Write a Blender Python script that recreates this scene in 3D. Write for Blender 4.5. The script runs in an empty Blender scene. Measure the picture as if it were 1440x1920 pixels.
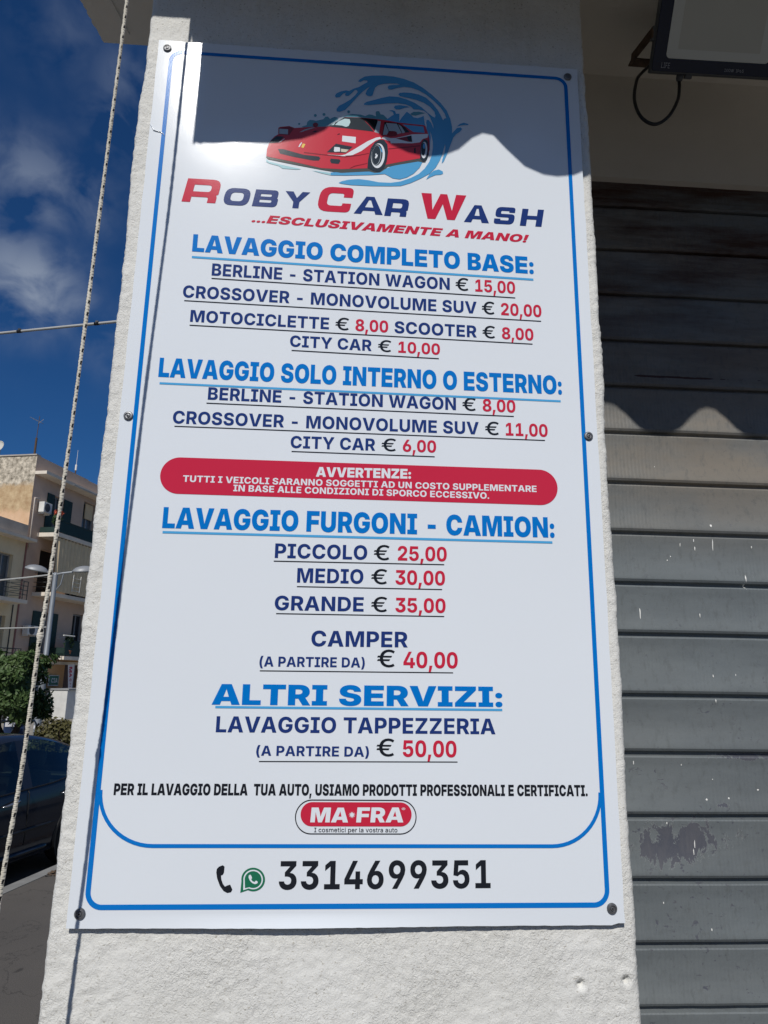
import bpy, bmesh, math, random
import numpy as np
from mathutils import Vector, Matrix
from mathutils.geometry import tessellate_polygon, delaunay_2d_cdt

# ------------------------------------------------------------------ camera, sky, sun, exposure
scene = bpy.context.scene
COL = scene.collection
S = 0.8                      # width of the price board in metres
ZT = 3.1613                  # height of its top edge above the pavement
SUN_EL, SUN_AZ = 42.8, 11.8  # sun behind the viewer's left shoulder

cam = bpy.data.cameras.new('camera')
cam.sensor_fit = 'VERTICAL'; cam.sensor_height = 24.0
cam.lens = 24.0 * 1340.64 / 1920.0
cam.clip_start = 0.02; cam.clip_end = 3000
camera = bpy.data.objects.new('camera', cam); COL.objects.link(camera)
fwd = Vector((0.06290281, 0.97170951, 0.22764856)).normalized()
right = Vector((0.99757323, -0.06803892, 0.01477676)).normalized()
up = right.cross(fwd).normalized()
M3 = Matrix((right, up, -fwd)).transposed()
camera.matrix_world = Matrix.Translation((0.45409874 * S, -1.41493325 * S, 2.0)) @ M3.to_4x4()
scene.camera = camera

scene.view_settings.view_transform = 'Standard'
scene.view_settings.look = 'None'
scene.view_settings.exposure = 0.0
scene.view_settings.gamma = 1.0

e, a = math.radians(SUN_EL), math.radians(SUN_AZ)
SUN_DIR = Vector((-math.sin(a) * math.cos(e), -math.cos(a) * math.cos(e), math.sin(e)))
sun = bpy.data.lights.new('sun', 'SUN'); sun.energy = 3.25; sun.angle = math.radians(0.53); sun.color = (1.0, 0.965, 0.91)
sun_o = bpy.data.objects.new('sun', sun); COL.objects.link(sun_o)
sun_o.rotation_euler = SUN_DIR.to_track_quat('Z', 'Y').to_euler(); sun_o.location = (-6, -20, 20)

world = bpy.data.worlds.new('World'); scene.world = world; world.use_nodes = True
wn, wl = world.node_tree.nodes, world.node_tree.links
wn.clear()
sky = wn.new('ShaderNodeTexSky'); sky.sky_type = 'NISHITA'; sky.sun_disc = False
sky.sun_elevation = math.radians(SUN_EL); sky.sun_rotation = math.radians(180 + SUN_AZ)
sky.air_density = 1.0; sky.dust_density = 0.3; sky.ozone_density = 3.5
bg = wn.new('ShaderNodeBackground'); bg.inputs['Strength'].default_value = 0.055
out = wn.new('ShaderNodeOutputWorld')
tc = wn.new('ShaderNodeTexCoord')
def wmath(op, a_, b_=None, c_=None):
    n = wn.new('ShaderNodeMath'); n.operation = op
    for k, v in enumerate((a_, b_, c_)):
        if v is None: continue
        if hasattr(v, 'links'): wl.new(v, n.inputs[k])
        else: n.inputs[k].default_value = v
    return n.outputs[0]
noi = wn.new('ShaderNodeTexNoise'); noi.inputs['Scale'].default_value = 17.0; noi.inputs['Detail'].default_value = 9.0; noi.inputs['Roughness'].default_value = 0.5
noi.inputs['Distortion'].default_value = 0.35
mp = wn.new('ShaderNodeMapping'); mp.inputs['Scale'].default_value = (1.0, 1.0, 1.2); mp.inputs['Location'].default_value = (0.37, 0.11, 0.2)
wl.new(tc.outputs['Generated'], mp.inputs['Vector']); wl.new(mp.outputs[0], noi.inputs['Vector'])
# soft banks of cloud at a few places in the sky, broken up by noise
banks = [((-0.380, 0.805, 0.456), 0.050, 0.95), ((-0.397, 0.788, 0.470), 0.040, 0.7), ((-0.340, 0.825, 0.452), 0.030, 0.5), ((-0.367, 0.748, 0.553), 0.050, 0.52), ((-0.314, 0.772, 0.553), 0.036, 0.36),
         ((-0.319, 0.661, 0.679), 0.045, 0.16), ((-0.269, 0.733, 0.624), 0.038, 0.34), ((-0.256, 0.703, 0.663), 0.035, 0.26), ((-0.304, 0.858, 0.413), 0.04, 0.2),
         ((0.45, -0.80, 0.42), 0.62, 0.95), ((-0.75, -0.55, 0.36), 0.38, 0.8), ((0.85, 0.1, 0.5), 0.38, 0.8)]   # unseen broad banks added behind the viewer and to the right to brighten shade
tot = None
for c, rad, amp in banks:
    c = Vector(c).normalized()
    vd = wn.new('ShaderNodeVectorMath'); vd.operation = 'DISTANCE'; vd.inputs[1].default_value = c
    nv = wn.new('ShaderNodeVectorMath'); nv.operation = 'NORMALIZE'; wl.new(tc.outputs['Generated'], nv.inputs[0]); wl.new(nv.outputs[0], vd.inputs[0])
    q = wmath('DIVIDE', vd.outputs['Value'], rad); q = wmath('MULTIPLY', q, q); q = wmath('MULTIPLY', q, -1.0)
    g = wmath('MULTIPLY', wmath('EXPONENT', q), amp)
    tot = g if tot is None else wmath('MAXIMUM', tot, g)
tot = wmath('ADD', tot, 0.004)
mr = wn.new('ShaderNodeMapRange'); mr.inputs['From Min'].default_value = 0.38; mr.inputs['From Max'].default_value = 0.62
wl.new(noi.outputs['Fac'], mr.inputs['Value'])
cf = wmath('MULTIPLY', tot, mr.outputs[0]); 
mix = wn.new('ShaderNodeMix'); mix.data_type = 'RGBA'
wl.new(cf, mix.inputs['Factor'])
tint = wn.new('ShaderNodeMix'); tint.data_type = 'RGBA'; tint.blend_type = 'MULTIPLY'; tint.inputs['Factor'].default_value = 1.0
wl.new(sky.outputs[0], tint.inputs[6]); tint.inputs[7].default_value = (0.22, 0.56, 0.95, 1)
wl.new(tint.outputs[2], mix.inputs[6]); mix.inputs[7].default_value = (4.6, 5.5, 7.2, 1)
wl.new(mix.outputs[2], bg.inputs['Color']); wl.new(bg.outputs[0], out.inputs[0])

# ------------------------------------------------------------------ helpers
def link(o, parent=None):
    COL.objects.link(o)
    if parent is not None: o.parent = parent
    return o
def tag(o, label=None, cat=None, group=None, kind=None):
    for k, v in (('label', label), ('category', cat), ('group', group), ('kind', kind)):
        if v: o[k] = v
    return o
def empty(name, loc=(0, 0, 0), rz=0.0, label=None, cat=None, group=None):
    o = bpy.data.objects.new(name, None); o.empty_display_size = 0.1
    link(o); o.location = loc; o.rotation_euler = (0, 0, rz)
    return tag(o, label, cat, group)
def copy_tree(o, parent=None):
    c = o.copy(); COL.objects.link(c)
    if parent is not None: c.parent = parent
    for ch in [k for k in bpy.data.objects if k.parent == o]: copy_tree(ch, c)
    return c

class MB:
    """collects shapes and links them as one mesh object"""
    def __init__(s): s.v = []; s.f = []; s.m = []; s.uv = None
    def add(s, vs, fs, m=0):
        b = len(s.v); s.v += [tuple(p) for p in vs]
        s.f += [tuple(b + i for i in f) for f in fs]; s.m += [m] * len(fs)
        return s
    def box(s, x0, x1, y0, y1, z0, z1, m=0, bev=0.0, mat=None):
        bm = bmesh.new(); bmesh.ops.create_cube(bm, size=1)
        for v in bm.verts: v.co = ((x0 + x1) / 2 + v.co.x * (x1 - x0), (y0 + y1) / 2 + v.co.y * (y1 - y0), (z0 + z1) / 2 + v.co.z * (z1 - z0))
        if bev: bmesh.ops.bevel(bm, geom=bm.edges[:], offset=bev, segments=2, profile=0.5, affect='EDGES')
        bm.verts.index_update()
        vs = [(mat @ v.co if mat else v.co) for v in bm.verts]; s.add(vs, [[v.index for v in f.verts] for f in bm.faces], m); bm.free(); return s
    def tube(s, pts, r, n=8, m=0, cap=True):
        pts = [Vector(p) for p in pts]; rs = r if isinstance(r, (list, tuple)) else [r] * len(pts)
        vs = []; fs = []; ref = None
        for i, p in enumerate(pts):
            t = (pts[min(i + 1, len(pts) - 1)] - pts[max(i - 1, 0)]).normalized()
            if ref is None: ref = t.orthogonal().normalized()
            ref = (ref - t * ref.dot(t)).normalized(); bi = t.cross(ref)
            for k in range(n):
                q = 2 * math.pi * k / n; vs.append(p + (ref * math.cos(q) + bi * math.sin(q)) * rs[i])
        for i in range(len(pts) - 1):
            for k in range(n):
                fs.append((i * n + k, i * n + (k + 1) % n, (i + 1) * n + (k + 1) % n, (i + 1) * n + k))
        if cap: fs += [tuple(range(n))[::-1], tuple(range((len(pts) - 1) * n, len(pts) * n))]
        return s.add(vs, fs, m)
    def lathe(s, prof, n=24, m=0, mat=None):
        """profile of (radius, height) turned about the local z axis"""
        mat = mat or Matrix(); vs = []; fs = []
        for r, h in prof:
            for k in range(n):
                q = 2 * math.pi * k / n; vs.append(mat @ Vector((r * math.cos(q), r * math.sin(q), h)))
        for i in range(len(prof) - 1):
            for k in range(n): fs.append((i * n + k, i * n + (k + 1) % n, (i + 1) * n + (k + 1) % n, (i + 1) * n + k))
        fs += [tuple(range(n))[::-1], tuple(range((len(prof) - 1) * n, len(prof) * n))]
        return s.add(vs, fs, m)
    def prism(s, poly, h, mat=None, m=0):
        """flat outline (x, y) given thickness h along z"""
        mat = mat or Matrix(); n = len(poly)
        vs = [mat @ Vector((x, y, 0)) for x, y in poly] + [mat @ Vector((x, y, h)) for x, y in poly]
        tri = tessellate_polygon([[Vector((x, y, 0)) for x, y in poly]])
        fs = [t for t in tri] + [tuple(i + n for i in t) for t in tri] + [(i, (i + 1) % n, n + (i + 1) % n, n + i) for i in range(n)]
        return s.add(vs, fs, m)
    def build(s, name, mats, parent=None, smooth=False, fix=True):
        me = bpy.data.meshes.new(name); me.from_pydata(s.v, [], s.f)
        mats = mats if isinstance(mats, (list, tuple)) else [mats]
        for mt in mats: me.materials.append(mt)
        if len(mats) > 1: me.polygons.foreach_set('material_index', s.m)
        if smooth: me.polygons.foreach_set('use_smooth', [True] * len(me.polygons))
        if fix:
            bm = bmesh.new(); bm.from_mesh(me); bmesh.ops.recalc_face_normals(bm, faces=bm.faces[:]); bm.to_mesh(me); bm.free()
        me.update()
        o = bpy.data.objects.new(name, me); return link(o, parent)

def auto_smooth(o, deg=35):
    me = o.data
    bm = bmesh.new(); bm.from_mesh(me)
    for ed in bm.edges:
        ed.smooth = len(ed.link_faces) != 2 or ed.calc_face_angle(0) < math.radians(deg)
    for f in bm.faces: f.smooth = True
    bm.to_mesh(me); bm.free(); return o

# ------------------------------------------------------------------ materials
def srgb(r, g, b):
    def f(c):
        c /= 255.0
        return c / 12.92 if c <= 0.04045 else ((c + 0.055) / 1.055) ** 2.4
    return (f(r), f(g), f(b), 1.0)
class NT:
    """small wrapper round a material's node tree"""
    def __init__(s, name):
        s.mat = bpy.data.materials.new(name); s.mat.use_nodes = True
        s.n = s.mat.node_tree.nodes; s.l = s.mat.node_tree.links
        s.p = s.n['Principled BSDF']
    def new(s, t, **kw):
        n = s.n.new(t)
        for k, v in kw.items(): setattr(n, k, v)
        return n
    def set(s, sock, v):
        if hasattr(v, 'is_linked') or hasattr(v, 'links'): s.l.new(v, sock)
        else: sock.default_value = v
    def math(s, op, *a):
        n = s.new('ShaderNodeMath', operation=op)
        for k, v in enumerate(a): s.set(n.inputs[k], v)
        return n.outputs[0]
    def coord(s, which='Object', scale=(1, 1, 1), loc=(0, 0, 0)):
        t = s.new('ShaderNodeTexCoord'); m = s.new('ShaderNodeMapping')
        m.inputs['Scale'].default_value = scale; m.inputs['Location'].default_value = loc
        s.l.new(t.outputs[which], m.inputs[0]); return m.outputs[0]
    def noise(s, vec, scale, detail=4, rough=0.5, dist=0.0):
        n = s.new('ShaderNodeTexNoise'); s.l.new(vec, n.inputs['Vector'])
        n.inputs['Scale'].default_value = scale; n.inputs['Detail'].default_value = detail; n.inputs['Roughness'].default_value = rough; n.inputs['Distortion'].default_value = dist
        return n.outputs['Fac']
    def ramp(s, v, lo, hi, a=0.0, b=1.0):
        n = s.new('ShaderNodeMapRange'); n.inputs['From Min'].default_value = lo; n.inputs['From Max'].default_value = hi
        n.inputs['To Min'].default_value = a; n.inputs['To Max'].default_value = b; s.l.new(v, n.inputs['Value']); return n.outputs[0]
    def mix(s, f, a, b):
        n = s.new('ShaderNodeMix', data_type='RGBA'); s.set(n.inputs['Factor'], f); s.set(n.inputs[6], a); s.set(n.inputs[7], b); return n.outputs[2]
    def bump(s, h, strength=0.3, dist=0.01, prev=None):
        n = s.new('ShaderNodeBump'); n.inputs['Strength'].default_value = strength; n.inputs['Distance'].default_value = dist
        s.l.new(h, n.inputs['Height'])
        if prev is not None: s.l.new(prev, n.inputs['Normal'])
        return n.outputs[0]
    def done(s, col, rough=0.6, metal=0.0, normal=None, spec=None):
        s.set(s.p.inputs['Base Color'], col); s.set(s.p.inputs['Roughness'], rough); s.set(s.p.inputs['Metallic'], metal)
        if normal is not None: s.l.new(normal, s.p.inputs['Normal'])
        if spec is not None: s.set(s.p.inputs['Specular IOR Level'], spec)
        return s.mat
def paint(name, c, rough=0.6, metal=0.0, var=0.12, scale=3.0, bump=0.0, bscale=60.0, spec=None):
    t = NT(name); v = t.coord()
    f = t.noise(v, scale, 6, 0.6)
    k = t.ramp(f, 0.3, 0.7, 1 - var, 1 + var)
    mul = t.new('ShaderNodeVectorMath', operation='SCALE'); mul.inputs[0].default_value = c[:3]; t.l.new(k, mul.inputs['Scale'])
    nrm = t.bump(t.noise(v, bscale, 4), bump, 0.004) if bump else None
    return t.done(mul.outputs[0], rough, metal, nrm, spec)

def m_stucco():
    t = NT('white_rough_stucco'); v = t.coord()
    dirt = t.ramp(t.noise(v, 2.3, 6, 0.62), 0.42, 0.75)
    c = t.mix(dirt, (0.775, 0.77, 0.735, 1), (0.715, 0.705, 0.655, 1))
    streak = t.ramp(t.noise(t.coord(scale=(1, 1, 0.12), loc=(4, 2, 1)), 14, 5, 0.6), 0.56, 0.78, 0.0, 0.45)
    c = t.mix(streak, c, (0.56, 0.55, 0.50, 1))
    pits = t.ramp(t.noise(t.coord(scale=(1, 1, 1.6)), 200, 3, 0.55), 0.30, 0.39)
    c = t.mix(pits, (0.50, 0.48, 0.43, 1), c)
    patchy = t.ramp(t.noise(v, 9, 4, 0.6), 0.36, 0.62, 0.35, 1.0)
    n = t.bump(t.math('MULTIPLY', t.noise(v, 215, 5, 0.6, 1.0), patchy), 0.8, 0.0034)
    n = t.bump(t.noise(v, 420, 3, 0.6), 0.35, 0.0012, n)
    return t.done(c, 0.92, 0, n, 0.2)
def m_plaster():
    t = NT('smooth_white_plaster'); v = t.coord()
    c = t.mix(t.ramp(t.noise(v, 1.6, 7, 0.65), 0.35, 0.75), (0.80, 0.75, 0.66, 1), (0.70, 0.65, 0.56, 1))
    return t.done(c, 0.9, 0, t.bump(t.noise(v, 60, 6, 0.6), 0.3, 0.004), 0.2)
def m_print(name, c):
    """printed vinyl: same gloss everywhere, faint orange peel"""
    t = NT(name); v = t.coord()
    k = t.ramp(t.noise(v, 1.3, 3), 0.3, 0.7, 0.975, 1.02)
    mul = t.new('ShaderNodeVectorMath', operation='SCALE'); mul.inputs[0].default_value = c[:3]; t.l.new(k, mul.inputs['Scale'])
    n = t.bump(t.noise(v, 340, 3, 0.6), 0.05, 0.0007)
    n = t.bump(t.noise(v, 9, 3, 0.5), 0.05, 0.004, n)
    return t.done(mul.outputs[0], 0.105, 0, n, 0.30)
def m_shutter():
    t = NT('weathered_grey_shutter_paint'); v = t.coord(); sx = t.new('ShaderNodeSeparateXYZ'); t.l.new(v, sx.inputs[0])
    X, Z = sx.outputs['X'], sx.outputs['Z']
    bell = lambda s, c, w: t.math('POWER', 2.718, t.math('MULTIPLY', t.math('POWER', t.math('DIVIDE', t.math('SUBTRACT', s, c), w), 2.0), -1.0))
    base = t.mix(t.ramp(t.noise(t.coord(scale=(0.6, 1, 3)), 3.0, 8, 0.65), 0.35, 0.7), srgb(114, 121, 124), srgb(97, 104, 108))
    # dust: warm and thick under the sheltered top, thin lower down
    dn = t.ramp(t.noise(t.coord(scale=(0.5, 1, 1.3), loc=(3, 0, 0.4)), 2.6, 6, 0.62), 0.36, 0.62)
    dust = t.math('MULTIPLY', dn, t.ramp(Z, 2.25, 2.50, 0.08, 0.80))
    base = t.mix(dust, base, srgb(136, 126, 112))
    fine = t.ramp(t.noise(t.coord(scale=(1, 1, 0.5)), 70, 5, 0.7), 0.52, 0.72, 0.0, 0.5)
    base = t.mix(fine, base, srgb(88, 92, 92))
    pn = t.noise(t.coord(scale=(1.0, 1, 1.6), loc=(7, 1, 2.2)), 7.0, 10, 0.72, 0.8)
    fn = t.noise(t.coord(scale=(1.5, 1, 0.65), loc=(2, 1, 5)), 24.0, 9, 0.72, 0.5)
    # two large peeled patches, loose flakes along the slat joints, scattered chips
    patch = t.math('MULTIPLY', bell(X, 1.065, 0.125), bell(Z, 1.686, 0.052))
    patch = t.math('MAXIMUM', patch, t.math('MULTIPLY', bell(X, 1.235, 0.085), bell(Z, 1.853, 0.010)))
    patch = t.math('MAXIMUM', patch, t.math('MULTIPLY', bell(X, 1.17, 0.022), bell(Z, 1.757, 0.008)))
    big = t.math('GREATER_THAN', t.math('ADD', patch, t.math('MULTIPLY', t.math('SUBTRACT', fn, 0.5), 2.7)), 0.66)
    chips = t.math('MULTIPLY', t.math('GREATER_THAN', t.noise(t.coord(scale=(1, 1, 1.4), loc=(1, 6, 3)), 60.0, 6, 0.65, 0.5), 0.625), t.ramp(pn, 0.46, 0.56))
    chips = t.math('MULTIPLY', chips, t.ramp(Z, 2.2, 1.9, 0.3, 1.0))
    peel = t.math('MAXIMUM', big, chips)
    base = t.mix(peel, base, t.mix(t.ramp(fn, 0.4, 0.65), srgb(82, 85, 95), srgb(96, 97, 103)))
    rim = t.math('SUBTRACT', t.math('GREATER_THAN', t.math('ADD', patch, t.math('MULTIPLY', t.math('SUBTRACT', fn, 0.5), 2.7)), 0.60), big)
    base = t.mix(t.math('MULTIPLY', rim, 0.5), base, srgb(150, 155, 155))
    rust = t.math('MULTIPLY', t.ramp(t.noise(t.coord(scale=(0.35, 1, 2.4)), 5, 9, 0.7), 0.42, 0.60), t.ramp(Z, 2.55, 3.05))
    base = t.mix(rust, base, srgb(70, 47, 37))
    scab = t.math('GREATER_THAN', t.math('ADD', t.math('MULTIPLY', bell(Z, 2.703, 0.006), 0.42), t.math('MULTIPLY', t.noise(t.coord(scale=(0.5, 1, 2)), 11, 6, 0.6), 0.8)), 0.80)
    base = t.mix(scab, base, srgb(62, 36, 32))
    rib = t.math('SINE', t.math('MULTIPLY', X, 2 * math.pi / 0.0085))
    ribamt = t.ramp(t.noise(t.coord(scale=(1, 1, 0.7)), 4, 3), 0.40, 0.60)
    h = t.math('MULTIPLY', rib, t.math('MULTIPLY', ribamt, 0.22))
    h = t.math('SUBTRACT', h, t.math('MULTIPLY', peel, 0.8)); h = t.math('ADD', h, t.math('MULTIPLY', rim, 0.7))
    n = t.bump(h, 0.45, 0.0013)
    n = t.bump(t.noise(v, 45, 8, 0.65), 0.35, 0.0015, n)
    return t.done(base, t.ramp(t.noise(v, 12, 4), 0.3, 0.7, 0.45, 0.68), 0, n, 0.35)
def m_asphalt(name, c0, c1):
    t = NT(name); v = t.coord()
    c = t.mix(t.ramp(t.noise(v, 0.7, 8, 0.6), 0.35, 0.7), c0, c1)
    dark = tuple(k * 0.42 for k in c1[:3]) + (1,)
    st = t.ramp(t.noise(t.coord(scale=(1, 0.45, 1)), 7, 4, 0.5), 0.64, 0.70, 0, 0.8)
    c = t.mix(st, c, dark)
    crack = t.ramp(t.math('ABSOLUTE', t.math('SUBTRACT', t.noise(v, 0.9, 7, 0.6, 0.4), 0.5)), 0.0, 0.006, 0.7, 0.0)
    c = t.mix(crack, c, dark)
    grit = t.ramp(t.noise(v, 140, 3, 0.6), 0.40, 0.62, 0.78, 1.18)
    mul = t.new('ShaderNodeVectorMath', operation='SCALE'); t.l.new(c, mul.inputs[0]); t.l.new(grit, mul.inputs['Scale'])
    return t.done(mul.outputs[0], 0.9, 0, t.bump(t.noise(v, 160, 4, 0.7), 0.6, 0.006))
def m_rope():
    t = NT('white_cord_with_black_flecks')
    uv = t.new('ShaderNodeUVMap'); sx = t.new('ShaderNodeSeparateXYZ'); t.l.new(uv.outputs[0], sx.inputs[0])
    u, vv = sx.outputs['X'], sx.outputs['Y']        # u round the cord (0..1), v metres along it
    pitch = 0.0185
    tot = None
    for off_u, off_v in ((0.10, 0.0), (0.43, 0.36), (0.77, 0.69)):
        ph = t.math('FRACT', t.math('ADD', t.math('DIVIDE', vv, pitch), off_v))
        a_ = t.math('LESS_THAN', ph, 0.28)
        uu = t.math('FRACT', t.math('ADD', t.math('SUBTRACT', u, off_u), t.math('ADD', t.math('MULTIPLY', ph, -0.16), 1.5)))
        b_ = t.math('LESS_THAN', t.math('ABSOLUTE', t.math('SUBTRACT', uu, 0.5)), 0.085)
        k = t.math('MULTIPLY', a_, b_); tot = k if tot is None else t.math('MAXIMUM', tot, k)
    grime = t.noise(t.coord(), 30, 4); tot = t.math('MULTIPLY', tot, t.ramp(t.noise(t.coord(loc=(3, 3, 3)), 90, 2), 0.30, 0.42, 0.4, 1.0))
    c = t.mix(t.ramp(grime, 0.35, 0.7), (0.72, 0.68, 0.58, 1), (0.55, 0.51, 0.42, 1))
    c = t.mix(tot, c, (0.015, 0.015, 0.017, 1))
    w = t.math('SINE', t.math('MULTIPLY', t.math('ADD', t.math('DIVIDE', vv, 0.0046), u), 2 * math.pi))
    w2 = t.math('SINE', t.math('MULTIPLY', t.math('SUBTRACT', t.math('DIVIDE', vv, 0.0046), u), 2 * math.pi))
    return t.done(c, 0.85, 0, t.bump(t.math('MAXIMUM', w, w2), 0.45, 0.0008))
def m_foliage(name, c0, c1, c2):
    t = NT(name); v = t.coord()
    f = t.noise(v, 2.2, 3, 0.6); g = t.noise(v, 19.0, 2, 0.5)
    c = t.mix(t.ramp(f, 0.35, 0.65), c0, c1); c = t.mix(t.ramp(g, 0.5, 0.75), c, c2)
    return t.done(c, 0.55, 0, None, 0.35)
def m_sidewall():
    """old party wall: bare grey-white render on top, ochre patches, pinkish paint below"""
    t = NT('weathered_party_wall'); v = t.coord(); sx = t.new('ShaderNodeSeparateXYZ'); t.l.new(v, sx.inputs[0])
    wob = t.math('MULTIPLY', t.math('SUBTRACT', t.noise(v, 1.4, 6, 0.65), 0.5), 0.9)
    z = t.math('ADD', sx.outputs['Z'], wob)
    top = t.mix(t.ramp(t.noise(v, 4.5, 8, 0.7), 0.36, 0.62), srgb(120, 112, 98), srgb(222, 210, 190))
    mid = t.mix(t.ramp(t.noise(v, 2.5, 8, 0.7), 0.38, 0.65), srgb(172, 142, 108), srgb(208, 184, 146))
    low = t.mix(t.ramp(t.noise(v, 1.2, 5, 0.6), 0.38, 0.7), srgb(220, 186, 154), srgb(208, 170, 132))
    c = t.mix(t.ramp(z, 9.25, 9.45), low, mid); c = t.mix(t.ramp(z, 10.5, 10.75), c, top)
    return t.done(c, 0.95, 0, t.bump(t.noise(v, 14, 8, 0.7), 0.5, 0.03), 0.2)
def m_glass(name, tintc, alpha):
    t = NT(name)
    tr = t.new('ShaderNodeBsdfTransparent'); tr.inputs[0].default_value = tintc
    gl = t.new('ShaderNodeBsdfGlossy'); gl.inputs['Roughness'].default_value = 0.03; gl.inputs[0].default_value = (0.9, 0.95, 1, 1)
    lw = t.new('ShaderNodeLayerWeight'); lw.inputs['Blend'].default_value = 0.5
    ad = t.math('ADD', t.math('MULTIPLY', t.math('POWER', lw.outputs['Facing'], 4.0), 0.9), alpha)
    mx = t.new('ShaderNodeMixShader'); t.l.new(ad, mx.inputs[0]); t.l.new(tr.outputs[0], mx.inputs[1]); t.l.new(gl.outputs[0], mx.inputs[2])
    o = t.n['Material Output']; t.l.new(mx.outputs[0], o.inputs[0]); return t.mat

PRINTC = {'white': (0.785, 0.83, 0.88), 'blue': (0.002, 0.185, 0.61), 'sky': (0.085, 0.40, 0.74), 'navy': (0.018, 0.043, 0.19), 'red': (0.60, 0.024, 0.06),
          'black': (0.014, 0.017, 0.024), 'teal': (0.13, 0.36, 0.45), 'wblue': (0.10, 0.38, 0.68), 'pale': (0.40, 0.66, 0.72), 'under': (0.085, 0.09, 0.085),
          'carred': (0.60, 0.04, 0.062), 'carred2': (0.25, 0.018, 0.03), 'glassd': (0.035, 0.046, 0.058), 'ink': (0.012, 0.012, 0.017), 'lgrey': (0.42, 0.49, 0.54),
          'aqua': (0.55, 0.72, 0.75), 'tyre': (0.03, 0.042, 0.055), 'cream': (0.66, 0.62, 0.50), 'yellow': (0.85, 0.62, 0.12), 'green': (0.015, 0.17, 0.09), 'green2': (0.02, 0.20, 0.11)}
PM = {k: m_print('print_' + k, c) for k, c in PRINTC.items()}
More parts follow.
